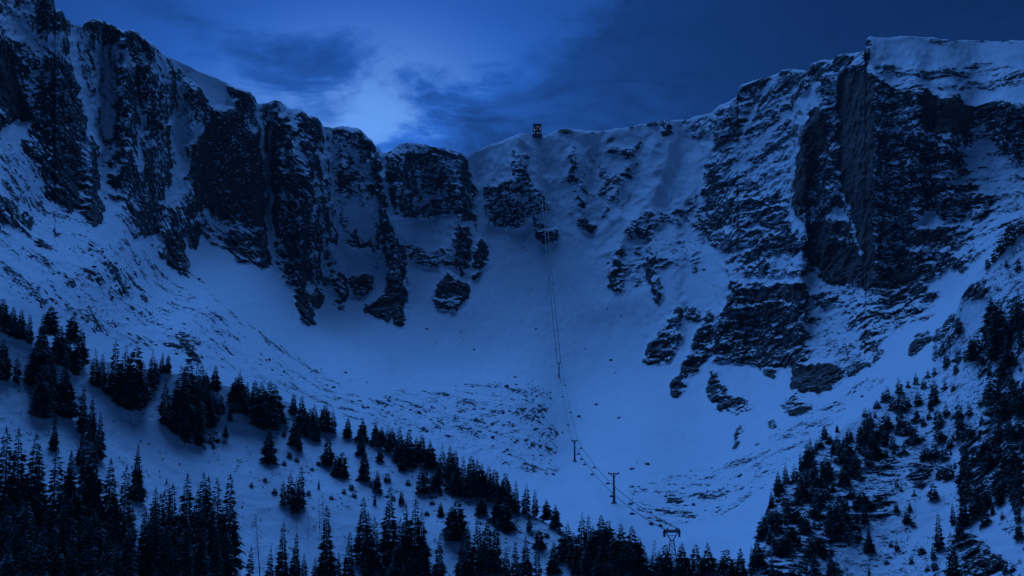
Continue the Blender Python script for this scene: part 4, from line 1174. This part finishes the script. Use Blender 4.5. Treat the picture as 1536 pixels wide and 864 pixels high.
T('among the tall treetops of the lower left forest', 'moraine', [(5, 642, 800), (24, 644, 805), (40, 652, 810), (56, 669, 815), (78, 674, 820), (102, 677, 822), (137, 652, 800), (127, 640, 790), (161, 690, 830), (183, 700, 835), (228, 733, 850), (252, 722, 850), (277, 712, 850), (298, 712, 855), (309, 717, 858), (322, 720, 860), (341, 714, 862), (371, 824, 930)], 's')
rnd = random.Random(3)
front = []
for row, (yb, yt, n) in enumerate(((868, 742, 17), (910, 768, 17), (965, 800, 14))):
    for i in range(n):
        x = 4 + 350 * (i + rnd.uniform(-.35, .35)) / n
        front.append((x, yt + rnd.uniform(-18, 24), yb + rnd.uniform(-10, 10)))
rows = [[f for f in front if f[2] < 890], [f for f in front if 890 <= f[2] < 937], [f for f in front if f[2] >= 937]]
for nm, r in zip(('in the back row of the lower left forest', 'in the middle row of the lower left forest', 'in the front row of the lower left forest'), rows):
    T(nm, 'moraine', r, 's')
T('along the outer edge of the rocky spur', 'spur', [(1237, 636, 659), (1256, 636, 648), (1217, 656, 691), (1212, 664, 702), (1202, 677, 704), (1179, 693, 722), (1168, 707, 738), (1157, 732, 758), (1137, 806, 850), (1128, 820, 862), (1112, 825, 908), (1267, 690, 705)], 'm')
T('on the upper rocks of the spur\'s outer face', 'spur', [(1205, 702, 740), (1222, 690, 725), (1243, 687, 706), (1262, 664, 692), (1274, 653, 680), (1290, 638, 662), (1305, 622, 660), (1318, 625, 660), (1330, 613, 645), (1348, 626, 650), (1308, 645, 682), (1317, 660, 682), (1340, 650, 672), (1285, 675, 702), (1328, 640, 668)], 'm')
T('on the lower rocks of the spur\'s outer face', 'spur', [(1195, 730, 757), (1180, 742, 772), (1163, 760, 792), (1230, 725, 760), (1240, 718, 748), (1250, 742, 792), (1265, 697, 728), (1218, 748, 776), (1208, 772, 800), (1190, 785, 815), (1172, 800, 835), (1265, 745, 780), (1285, 735, 765), (1225, 795, 828), (1295, 762, 786)], 'm')
T('on the bare snow under the spur\'s outcrops', 'spur', [(1304, 787, 828), (1248, 815, 880), (1222, 832, 885), (1200, 840, 880), (1160, 835, 880), (1304, 848, 885), (1345, 755, 768, 'b')], 's')
T('in the row climbing the spur\'s crest', 'spur', [(1297, 612, 625, 'b'), (1315, 597, 612, 'b'), (1326, 584, 602), (1332, 578, 598), (1349, 565, 589), (1362, 568, 581), (1374, 557, 576), (1386, 565, 582), (1392, 553, 566), (1402, 548, 562)], 'm')
T('scattered just below the spur\'s crest', 'spur', [(1353, 583, 616), (1363, 593, 610), (1378, 583, 607), (1396, 598, 617), (1402, 565, 592), (1418, 570, 584), (1430, 573, 586), (1408, 610, 640), (1385, 622, 638), (1420, 600, 625), (1440, 612, 640), (1375, 612, 632)], 'm')
T('on the rocks high on the spur', 'spur', [(1420, 528, 550), (1438, 520, 543), (1449, 522, 541), (1465, 494, 536), (1477, 500, 524), (1440, 475, 500), (1457, 505, 530), (1434, 545, 560, 'b')], 'm')
T('in the dark stand at the right edge', 'spur', [(1490, 440, 500), (1500, 450, 520), (1510, 470, 525), (1530, 430, 495), (1524, 440, 484), (1485, 462, 508), (1496, 490, 540), (1512, 500, 552), (1519, 455, 500), (1532, 480, 520)], 'm')
T('at the upper end of the right spur', 'spur', [(1517, 328, 366), (1532, 320, 352), (1502, 345, 382), (1510, 386, 401), (1492, 370, 392), (1482, 385, 402), (1528, 385, 405)], 'm')
T('on the outcrops right of the spur\'s snow chute', 'spur', [(1495, 640, 690), (1480, 655, 695), (1515, 660, 708), (1505, 590, 630), (1522, 575, 612), (1462, 665, 700), (1500, 700, 745), (1470, 715, 752), (1527, 620, 660), (1490, 560, 600), (1528, 700, 745), (1450, 690, 722)], 'm')
T('below the outcrops at lower right', 'spur', [(1409, 770, 826), (1430, 755, 787), (1465, 738, 777), (1447, 745, 790), (1500, 728, 758), (1489, 757, 772), (1527, 745, 783), (1365, 752, 766), (1440, 775, 808), (1432, 800, 885), (1529, 785, 808, 'b'), (1400, 812, 838)], 'm')

rs_ = random.Random(21)
for nm, x0, y0, x1, y1, n in (('in the upper thicket on the spur\'s outer face', 1215, 650, 1330, 715, 30), ('in the lower thicket on the spur\'s outer face', 1165, 715, 1300, 800, 34), ('in the thicket at the foot of the spur', 1135, 800, 1260, 880, 26),
                              ('in the thicket right of the spur\'s snow chute', 1440, 620, 1540, 770, 44), ('in the high thicket at the right edge', 1470, 530, 1540, 630, 26),
                              ('in the middle thicket on the spur\'s snow', 1290, 600, 1440, 700, 30), ('in the loose thicket on the spur\'s lower snow', 1330, 690, 1536, 860, 26)):
    for k_ in range(n):
        x = x0 + (x1 - x0) * (k_ + rs_.random()) / n
        yb = rs_.uniform(y0, y1)
        crest_y = np.interp(x, SPUR[:, 0], SPUR[:, 1])
        yb = max(yb, crest_y + 6)
        TREES.append((nm, x, yb - rs_.choice((rs_.uniform(9, 18), rs_.uniform(18, 38))), yb, 'spur', 'm'))

clusters = {}
for t_ in TREES:
    clusters.setdefault(t_[0], []).append(t_)
KW = {'s': ('slim', SLIM), 'm': ('dark', MID), 'b': ('low bushy', BUSHY)}
n_tree = 0
SMALL = {c for c in clusters if 'thicket on the spur' in c or 'thicket on the spur\'s' in c or c in ('in the thicket at the foot of the spur', 'in the thicket right of the spur\'s snow chute', 'in the high thicket at the right edge',
         'on the lower rocks of the spur\'s outer face', 'on the outcrops right of the spur\'s snow chute', 'in the row climbing the spur\'s crest', 'scattered just below the spur\'s crest',
         'on the rocks high on the spur', 'at the upper end of the right spur', 'on the upper rocks of the spur\'s outer face')}
small_V, small_F, small_n = [], [], 0


def mesh_arrays(me):
    v = np.empty(len(me.vertices) * 3, np.float32)
    me.vertices.foreach_get('co', v)
    me.calc_loop_triangles()
    f = np.empty(len(me.loop_triangles) * 3, np.int32)
    me.loop_triangles.foreach_get('vertices', f)
    return v.reshape(-1, 3), f.reshape(-1, 3)


for cl, items in clusters.items():
    items.sort(key=lambda q: q[1])
    for i, (_, x, yt, yb, sheet, kd) in enumerate(items):
        word, pool = KW[kd]
        p = ground_point(x, yb, sheet)
        h = (yb - yt) / F * p.y * 1.02
        n_tree += 1
        r_ = random.Random(n_tree * 7 + 1)
        cm = pool[r_.randrange(len(pool))]
        if cl in SMALL:
            v_, f_ = mesh_arrays(MINI[r_.randrange(5)])
            a_ = r_.uniform(0, 6.28)
            rot = np.array([[math.cos(a_), math.sin(a_), 0], [-math.sin(a_), math.cos(a_), 0], [0, 0, 1]])
            w_ = h * r_.uniform(.95, 1.3)
            small_V.append((v_ * np.array([w_, w_, h])) @ rot + np.array(p) - np.array([0, 0, .02 * h]))
            small_F.append(f_ + small_n)
            small_n += len(v_)
            continue
        e = empty('spruce', p - Vector((0, 0, .02 * h)), r_.uniform(0, 6.28))
        e.rotation_euler = (r_.uniform(-.03, .03), r_.uniform(-.03, .03), r_.uniform(0, 6.28))
        w = h * r_.uniform(.88, 1.18)
        child('crown', cm, e, (0, 0, 0), (w, w, h))
        child('trunk', TRUNK, e, (0, 0, 0), (h, h, h))
        tag(e, '%s spruce, %s %s' % (word, ordinal(i, len(items)), cl), 'tree', 'spruces ' + cl)


def tri_object(name, Vs, Fs, mat):
    V = np.concatenate(Vs); Q = np.concatenate(Fs)
    me = bpy.data.meshes.new(name)
    me.vertices.add(len(V)); me.vertices.foreach_set('co', V.astype(np.float32).ravel())
    me.loops.add(len(Q) * 3); me.loops.foreach_set('vertex_index', Q.astype(np.int32).ravel())
    me.polygons.add(len(Q)); me.polygons.foreach_set('loop_start', np.arange(0, len(Q) * 3, 3, dtype=np.int32))
    me.update(calc_edges=True)
    me.materials.append(mat)
    o = bpy.data.objects.new(name, me)
    COL.objects.link(o)
    return o


tag(tri_object('small_spruces', small_V, small_F, MAT_NEEDLE), 'many small dark spruces dotted over the rocky right spur', 'trees', None, 'stuff')
del small_V, small_F


def scatter_tufts():
    r_ = np.random.RandomState(9)
    Vs, Fs, nv = [], [], 0
    for (x0, y0, x1, y1), sheet, macro, n in (((0, 560, 1130, 864), 'moraine', mor_macro, 2600), ((1150, 400, 1536, 864), 'spur', spur_macro, 1500)):
        x = r_.uniform(x0, x1, n * 3); y = r_.uniform(y0, y1, n * 3)
        crest = np.interp(x, (MOR if sheet == 'moraine' else SPUR)[:, 0], (MOR if sheet == 'moraine' else SPUR)[:, 1])
        pat = perlin(x / 38., y / 22., x * 0 + 5) + .6 * perlin(x / 12., y / 8., x * 0)
        ok = (y > crest + 3) & (pat + r_.uniform(-.4, .4, n * 3) > .28)
        x, y = x[ok][:n], y[ok][:n]
        D = near_shape(x, y, macro)[0]
        tx, tz = pix_dir(x, y)
        B = np.stack([tx * D, D, tz * D], -1)
        for b, d in zip(B, D):
            m = r_.randint(3, 7)
            hgt = r_.uniform(.5, 1.5)
            for k in range(m):
                a = r_.uniform(0, 6.28); sp = r_.uniform(.15, .8) * hgt
                q = b + np.array([r_.normal(0, .5), r_.normal(0, .5), -.15])
                tip = q + np.array([math.cos(a) * sp, math.sin(a) * sp, hgt * r_.uniform(.5, 1)])
                s_ = np.array([-math.sin(a), math.cos(a), 0]) * .16 * hgt
                Vs.append(np.stack([q - s_, q + s_, tip])); Fs.append(np.array([[nv, nv + 1, nv + 2]])); nv += 3
    tag(tri_object('dry_brush', Vs, Fs, MAT_TWIG), 'dark dry twigs and grass poking through the snow', 'brush', None, 'stuff')


scatter_tufts()
# bare young larches on the moraine
LC = [(488, 738, 835), (391, 770, 880), (462, 770, 812), (480, 745, 800), (446, 775, 830)]
LC.sort()
for i, (x, yt, yb) in enumerate(LC):
    p = ground_point(x, yb, 'moraine')
    h = (yb - yt) / F * p.y
    e = empty('young_larch', p, i * 1.3)
    e.rotation_euler = (0, .05 * (i - 2), i)
    child('branches', LARCH[i % 2], e, (0, 0, 0), (h * 1.3, h * 1.3, h))
    child('trunk', TRUNK, e, (0, 0, 0), (h * .6, h * .6, h))
    tag(e, 'bare thin larch, %s on the open snow below the crest' % ordinal(i, len(LC)), 'tree', 'bare larches on the moraine')
# shrubs poking out of the snow
SHRUB = [crown_mesh('shrub_foliage', 500 + i, .55, 9, .1, .0, 1.0, .4) for i in range(2)]
SB = [(426, 654, 9), (426, 697, 9), (434, 686, 10), (445, 692, 8), (477, 697, 8), (527, 734, 10), (516, 740, 8), (559, 730, 12), (581, 722, 13), (612, 727, 9), (648, 756, 9), (531, 745, 10), (463, 742, 8), (497, 748, 8), (590, 750, 8), (640, 772, 9),
      (398, 722, 8), (412, 740, 10), (377, 730, 7), (690, 775, 9), (320, 672, 7), (120, 600, 9), (760, 800, 12), (820, 805, 10), (840, 800, 9), (468, 705, 7), (1345, 730, 9), (1370, 790, 9), (1385, 830, 10), (1330, 845, 9), (1450, 780, 9), (1360, 650, 9), (1385, 660, 8)]
for part_, where_, sheet in (([q for q in SB if q[0] < 505], 'left of the tall bottom centre spruces', 'moraine'), ([q for q in SB if 505 <= q[0] < 900], 'between the crest and the bottom centre spruces', 'moraine'), ([q for q in SB if q[0] > 1000], 'on the snow of the right spur', 'spur')):
    part_.sort()
    for i, (x, yb, w) in enumerate(part_):
        p = ground_point(x, yb, sheet)
        sz = w / F * p.y
        o = child('shrub', SHRUB[i % 2], None, p)
        o.rotation_euler = (0, 0, i * 1.9)
        o.scale = (sz, sz, sz * random.uniform(.6, .95))
        tag(o, 'small shrub, %s %s' % (ordinal(i, len(part_)), where_), 'shrub', 'shrubs ' + where_)


# ------------------------------------------------------------------ boulders and debris
def stone_mesh(seed, sub=2):
    import bmesh
    bm = bmesh.new()
    bmesh.ops.create_icosphere(bm, subdivisions=sub, radius=.5)
    r_ = random.Random(seed)
    cuts = [(Vector((r_.gauss(0, 1), r_.gauss(0, 1), r_.gauss(0, .8))).normalized(), r_.uniform(.24, .42)) for _ in range(9)]
    for v in bm.verts:
        for n, d in cuts:
            k = v.co.dot(n)
            if k > d:
                v.co -= n * (k - d)
        v.co.z *= .75
    me = bpy.data.meshes.new('boulder')
    bm.to_mesh(me)
    bm.free()
    me.materials.append(MAT_STONE)
    return me


STONES = [stone_mesh(40 + i) for i in range(6)]
BOUL = [('among the debris of the cirque floor', 'far', [(761, 581, 11), (773, 566, 7), (672, 655, 12), (739, 657, 9), (760, 675, 10), (628, 620, 12), (649, 612, 11), (583, 602, 9), (539, 602, 8), (640, 646, 7), (764, 617, 7), (800, 618, 10), (807, 627, 8), (602, 610, 7), (720, 648, 7), (552, 612, 8)]),
        ('in the debris fan right of the cable line', 'far', [(948, 704, 11), (971, 697, 10), (948, 731, 9), (1030, 770, 12), (977, 787, 12), (990, 789, 11), (1020, 753, 10), (999, 745, 9), (1024, 733, 8), (1053, 743, 10), (1062, 728, 9), (1012, 727, 8), (1040, 758, 9)]),
        ('at the foot of the big clump of spruces', 'moraine', [(324, 651, 11), (316, 659, 6), (296, 664, 13), (308, 652, 12), (286, 660, 11)])]
for where_, sheet, items in BOUL:
    items.sort()
    for i, (x, yb, w) in enumerate(items):
        p = ground_point(x, yb, sheet)
        sz = w / F * p.y
        o = child('boulder', STONES[i % 6], None, p + Vector((0, 0, sz * .08)))
        o.rotation_euler = (random.uniform(-.3, .3), random.uniform(-.3, .3), i * 2.1)
        o.scale = (sz, sz * .9, sz * random.uniform(.6, .95))
        tag(o, 'dark boulder, %s %s' % (ordinal(i, len(items)), where_), 'boulder', 'boulders ' + where_)


def scatter_stones():
    """the uncountable small debris on the scree: one object"""
    r_ = np.random.RandomState(5)
    t = (1 + 5 ** .5) / 2
    ico = np.array([(-1, t, 0), (1, t, 0), (-1, -t, 0), (1, -t, 0), (0, -1, t), (0, 1, t), (0, -1, -t), (0, 1, -t), (t, 0, -1), (t, 0, 1), (-t, 0, -1), (-t, 0, 1)]) / 1.9 / 2
    fc = np.array([(0, 11, 5), (0, 5, 1), (0, 1, 7), (0, 7, 10), (0, 10, 11), (1, 5, 9), (5, 11, 4), (11, 10, 2), (10, 7, 6), (7, 1, 8), (3, 9, 4), (3, 4, 2), (3, 2, 6), (3, 6, 8), (3, 8, 9), (4, 9, 5), (2, 4, 11), (6, 2, 10), (8, 6, 7), (9, 8, 1)])
    xs, top, nr, Dg = far_surface['D']
    zones = [((540, 565, 875, 725), 900, 1.9), ((940, 690, 1110, 792), 560, 1.9), ((-20, 230, 250, 430), 1000, 1.7), ((0, 400, 330, 540), 800, 1.6), ((240, 420, 560, 610), 700, 1.6), ((1080, 560, 1340, 740), 500, 1.4), ((840, 200, 960, 340), 130, 1.7), ((900, 330, 1070, 450), 170, 1.8), ((480, 430, 1120, 720), 330, 1.3)]
    Vs, Fs, nv = [], [], 0
    for (x0, y0, x1, y1), n, px in zones:
        k = 0
        while k < n:
            x = r_.uniform(x0, x1); y = r_.uniform(y0, y1)
            dens = sample(rock_m, x, y)
            if px == 1.3:
                dens = .3 if rock_m[int(y) - Y0, int(x) - X0] < .3 and perlin(np.array([x / 70.]), np.array([y / 45.]), np.array([.5]))[0] > -.1 else 0
            cl_ = perlin(np.array([x / 26.]), np.array([y / 13.]), np.array([7.5]))[0]
            if dens < .12 or r_.rand() > dens * 2.4 * (1.3 if cl_ > .12 else .18):
                k += .25
                continue
            k += 1
            cx_, cy_ = x, y
            for _ in range(r_.randint(1, 4)):
                xx = cx_ + r_.normal(0, 3.5); yy = cy_ + r_.normal(0, 2.2)
                p = ground_point(xx, yy, 'far')
                sz = px * (r_.pareto(2.0) * .6 + .4) / F * p.y
                sz = min(sz, 7 / F * p.y)
                R = r_.normal(size=(3, 3)); R, _q = np.linalg.qr(R)
                v = (ico * r_.uniform(.7, 1.2, size=(12, 1))) @ R * np.array([1, 1, .7]) * sz + np.array(p)
                Vs.append(v); Fs.append(fc + nv); nv += 12
    V = np.concatenate(Vs); Q = np.concatenate(Fs)
    me = bpy.data.meshes.new('scree')
    me.vertices.add(len(V)); me.vertices.foreach_set('co', V.astype(np.float32).ravel())
    me.loops.add(len(Q) * 3); me.loops.foreach_set('vertex_index', Q.astype(np.int32).ravel())
    me.polygons.add(len(Q)); me.polygons.foreach_set('loop_start', np.arange(0, len(Q) * 3, 3, dtype=np.int32))
    me.update(calc_edges=True)
    me.materials.append(MAT_STONE)
    o = bpy.data.objects.new('scree', me)
    COL.objects.link(o)
    tag(o, 'loose dark stones scattered over the snowy slopes', 'stones', None, 'stuff')


scatter_stones()


# ------------------------------------------------------------------ the cable line
def at(x, y, D):
    tx, tz = pix_dir(x, y)
    return Vector((float(tx) * D, D, float(tz) * D))


def pylon(label, px, ytop, ybase, arm_px, extra_arm=False):
    base = ground_point(px, ybase, 'far')
    D = base.y
    h = (ybase - ytop) / F * D
    aw = arm_px / F * D
    e = empty('cable_pylon', base)
    e.rotation_euler = (0, 0, -.12)
    k = h / 18
    child('mast', MB().bar((0, 0, -1.5), (0, 0, h * .55), .85 * k, .62 * k, 10).bar((0, 0, h * .55), (0, 0, h), .62 * k, .42 * k, 10).mesh('mast', MAT_STEEL), e)
    child('footing', MB().box((0, 0, .2), (3.6 * k, 3.6 * k, 1.2), .85).mesh('footing', MAT_CONCRETE), e)
    mb = MB().box((0, 0, h - .2 * k), (aw, .7 * k, .7 * k))
    mb.bar((-aw * .3, 0, h - .3 * k), (-.3, 0, h - 2.6 * k), .18 * k).bar((aw * .3, 0, h - .3 * k), (.3, 0, h - 2.6 * k), .18 * k)
    child('crossarm', mb.mesh('crossarm', MAT_STEEL), e)
    for sx in (-1, 1):
        m = MB().box((sx * aw * .46, 0, h + .45 * k), (.55 * k, 4.2 * k, .5 * k))
        for q in (-1.5, -.5, .5, 1.5):
            m.bar((sx * aw * .46 - .25 * k, q * k, h + .05 * k), (sx * aw * .46 + .25 * k, q * k, h + .05 * k), .38 * k, None, 8)
        child('sheave_train', m.mesh('sheave_train', MAT_STEEL), e)
    lad = MB().bar((.95 * k, -.2, 0), (.62 * k, -.2, h * .95), .07 * k).bar((.95 * k, .3, 0), (.62 * k, .3, h * .95), .07 * k)
    for j in range(14):
        f_ = (j + .5) / 15
        lad.bar(((.95 - .33 * f_) * k, -.2, h * .95 * f_), ((.95 - .33 * f_) * k, .3, h * .95 * f_), .05 * k, None, 4)
    child('ladder', lad.mesh('ladder', MAT_STEEL), e)
    tag(e, label, 'pylon', 'pylons of the cable line')
    c, s = math.cos(-.12), math.sin(-.12)
    return [base + Vector((sx * aw * .46 * c, sx * aw * .46 * s, h + .5 * k)) for sx in (-1, 1)], h


pylon('nearest single-mast pylon, tall with a wide crossarm, on open snow', 921, 711, 755, 16)
A2, _ = pylon('middle pylon, short mast with crossarm on the cirque floor', 862, 661, 692, 9)
A3, _ = pylon('farthest and faintest pylon, high on the snow below the headwall', 838.5, 544, 566, 6)


def lattice_tower():
    base = ground_point(1009, 862, 'moraine')
    D = base.y
    top = at(1009, 797, D)
    h = top.z - base.z
    aw = 26 / F * D
    e = empty('lattice_tower', base)
    e.rotation_euler = (0, 0, -.15)
    hn = h * .80
    w0, w1 = 5.2, 1.5
    cs = [(-1, -1), (1, -1), (1, 1), (-1, 1)]

    def leg_at(c, z):
        w = (w0 + (w1 - w0) * z / hn) / 2
        return Vector((c[0] * w, c[1] * w, z))
    for c in cs:
        child('leg', MB().bar(leg_at(c, -1), leg_at(c, hn), .2, .16, 5).mesh('leg', MAT_STEEL), e)
    mb = MB()
    n = 7
    for i in range(n):
        za, zb = hn * i / n, hn * (i + 1) / n
        for a, b in zip(cs, cs[1:] + cs[:1]):
            mb.bar(leg_at(a, za), leg_at(b, zb), .09, None, 4).bar(leg_at(b, za), leg_at(a, zb), .09, None, 4).bar(leg_at(a, zb), leg_at(b, zb), .1, None, 4)
    child('bracing', mb.mesh('bracing', MAT_STEEL), e)
    v = MB()
    for sy in (-.5, .5):
        for sx in (-1, 1):
            v.bar((sx * .3, sy, hn - .5), (sx * aw * .33, sy, h - .5), .24, .2, 6)
    v.bar((-aw * .2, 0, hn + (h - hn) * .5), (aw * .2, 0, hn + (h - hn) * .5), .12)
    child('fork', v.mesh('fork', MAT_STEEL), e)
    child('crossarm', MB().box((0, 0, h - .2), (aw, 1.3, .8)).box((0, 0, h + .5), (aw * .9, .12, .5)).mesh('crossarm', MAT_STEEL), e)
    for sx in (-1, 1):
        m = MB().box((sx * aw * .42, 0, h + .75), (.5, 5.0, .6)).box((sx * aw * .42, 0, h - 1.5), (.9, .9, 1.8)).box((sx * aw * .25, 0, h + .8), (.8, 1.0, 1.0))
        for q in (-2, -1, 0, 1, 2):
            m.bar((sx * aw * .42 - .25, q, h + .25), (sx * aw * .42 + .25, q, h + .25), .42, None, 8)
        child('sheave_train', m.mesh('sheave_train', MAT_STEEL), e)
    pl = MB().box((-aw * .46, -.2, h - 1.9), (1.7, 1.6, .15)).bar((-aw * .5, -.9, h - 1.9), (-aw * .5, -.9, h - .4), .07).bar((-aw * .36, -.9, h - 1.9), (-aw * .36, -.9, h - .4), .07)
    child('platform', pl.mesh('platform', MAT_STEEL), e)
    tag(e, 'lattice steel tower with a forked head above the bottom spruces', 'tower')
    c, s = math.cos(-.15), math.sin(-.15)
    return [base + Vector((sx * aw * .42 * c, sx * aw * .42 * s, h + .8)) for sx in (-1, 1)]


A1 = lattice_tower()


def station():
    base = ground_point(806, 205, 'far')
    D = base.y
    k = D / F                       # metres per photo pixel there
    e = empty('summit_station', base)
    lower = MB().box((0, 2, 1.2 * k), (15.5 * k, 10 * k, 3.6 * k)).box((0, -1.8 * k, -1.5 * k), (7 * k, 7 * k, 5 * k))
    child('base_block', lower.mesh('base_block', MAT_PANEL), e)
    f = MB()
    W, Hh, Dp = 5.6 * k, 16.0 * k, 4.5 * k
    for sx in (-1, 1):
        for sy in (-1, 1):
            f.box((sx * W, sy * Dp, 2.6 * k + Hh / 2 - 1), (1.1 * k, 1.1 * k, Hh))
    for zz in (.36, .68):
        f.box((0, -Dp, 2 * k + Hh * zz), (2 * W - 1.1 * k, .8 * k, .7 * k))
    child('frame', f.mesh('frame', MAT_PANEL), e)
    child('roof', MB().box((0, 0, 2.6 * k + Hh - .2 * k), (2 * W + 2.0 * k, 2 * Dp + 2.2 * k, 1.6 * k)).mesh('roof', MAT_PANEL), e)
    child('machine_cabin', MB().box((0, .6 * k, 2 * k + Hh * .47), (2 * W - 3.2 * k, 6 * k, Hh * .8)).mesh('machine_cabin', MAT_PANEL), e)
    for sx, sz, w, hh in ((0.3, .80, 1.7, 1.2), (-4.0, .46, 1.1, 1.5), (3.8, .6, .8, 2.0), (0.2, .18, 2.0, 1.0), (-.8, .55, 1.0, .9), (1.2, .38, .8, .8)):
        m = MB().box((sx * k, -3.3 * k - (1.9 * k if abs(sx) > 2 else 0), 2 * k + Hh * sz), (w * k, .5 * k, hh * k))
        child('window', m.mesh('window', MAT_LIT), e)
    child('mast', MB().bar((-5.3 * k, 0, Hh + 2 * k), (-5.3 * k, 0, Hh + 5.2 * k), .16 * k).mesh('mast', MAT_FRAME), e)
    child('mast', MB().bar((5.3 * k, 0, Hh + 2 * k), (5.3 * k, 0, Hh + 4.4 * k), .16 * k).mesh('mast', MAT_FRAME), e)
    for sx in (-1, 1):
        child('railing', MB().bar((sx * 7 * k, -2, 2.0 * k), (sx * 15 * k, 4, 5.0 * k), .35 * k).bar((sx * 15 * k, 4, 1 * k), (sx * 15 * k, 4, 5.0 * k), .3 * k).mesh('railing', MAT_STEEL), e)
    tag(e, 'boxy summit station tower with lit windows standing on the far ridge', 'cable station')
    return [base + Vector((-1.5 * k, -4.5 * k, 2.6 * k)), base + Vector((3.2 * k, -4.5 * k, 2.6 * k))]


MAT_LIT, t_ = mat_new('lit window')
t_.n('ShaderNodeOutputMaterial', {'Surface': t_.n('ShaderNodeEmission', {'Color': (.75, .80, 1.0, 1), 'Strength': .22}).outputs[0]})
AS = station()


def span(a, b, sag, n):
    pts = []
    for i in range(n + 1):
        t = i / n
        p = a.lerp(b, t)
        p.z -= sag * 4 * t * (1 - t)
        pts.append(p)
    return pts


chair_pts = []
for s_, side in ((0, 'left'), (1, 'right')):
    p1 = span(A1[s_], A2[s_], 9.0, 30)
    p2 = span(A2[s_], A3[s_], 2.5, 16)
    p3 = span(A3[s_], AS[s_], 6.0, 36)
    mb = MB().path(p1 + p2[1:], .23, 5).path([p2[-1]] + p3[1:], .52, 5)
    o = child('haul_cable', mb.mesh('haul_cable', MAT_CABLE))
    tag(o, '%s of the two long cables climbing from the valley tower to the station' % side, 'cable', 'haul cables')
    for q, pts, ts in (('between the middle pylon and the valley tower', p1, ((.30, .52, .70, .93) if s_ else (.2, .38, .62, .74, .80, .86))), ('between the farthest and middle pylons', p2, (.35, .7) if s_ else (.2, .55, .85)),
                       ('between the station and the farthest pylon', p3, (.12, .30) if s_ else (.05, .2, .32))):
        for t in ts:
            f_ = t * (len(pts) - 1)
            i0 = min(int(f_), len(pts) - 2)
            chair_pts.append((side, q, pts[i0].lerp(pts[i0 + 1], f_ - i0)))

hang = MB().bar((0, 0, .1), (0, 0, -2.3), .12, None, 5).box((0, 0, .05), (.35, .9, .35)).mesh('hanger', MAT_STEEL)
seat = MB().box((0, -.2, -2.9), (2.3, .9, .2)).mesh('seat', MAT_PANEL)
back = MB().box((0, .28, -2.35), (2.3, .16, .9)).mesh('backrest', MAT_PANEL)
rail = MB().bar((-1.2, 0, -2.3), (1.2, 0, -2.3), .1).bar((-1.2, 0, -2.3), (-1.2, -.5, -2.9), .09).bar((1.2, 0, -2.3), (1.2, -.5, -2.9), .09).mesh('chair_frame', MAT_STEEL)
groups_ = {}
for c in chair_pts:
    groups_.setdefault(c[:2], []).append(c[2])
WORD = ['lowest', 'second lowest', 'third lowest', 'fourth lowest', 'fifth lowest', 'highest']
for (side, q), pts in groups_.items():
    pts.sort(key=lambda p: p.z)
    for i, p in enumerate(pts):
        e = empty('lift_chair', p, -.1)
        for nm, me in (('hanger', hang), ('seat', seat), ('backrest', back), ('chair_frame', rail)):
            child(nm, me, e)
        w = 'highest' if i == len(pts) - 1 else WORD[i]
        tag(e, '%s chair on the %s cable %s' % (w, side, q), 'lift chair', 'chairs hanging on the cable line')


# ------------------------------------------------------------------ air
def haze_box():
    mb = MB().box((0, 1500, 400), (7000, 5400, 1104))
    m, t = mat_new('haze')
    v = t.n('ShaderNodeVolumePrincipled', {'Color': (.75, .85, 1.0, 1), 'Density': HAZE, 'Anisotropy': .0}).outputs[0]
    t.n('ShaderNodeOutputMaterial', {'Volume': v})
    o = child('haze', mb.mesh('haze', m))
    o['kind'] = 'stuff'
    o['label'] = 'thin blue dusk haze filling the valley'


haze_box()
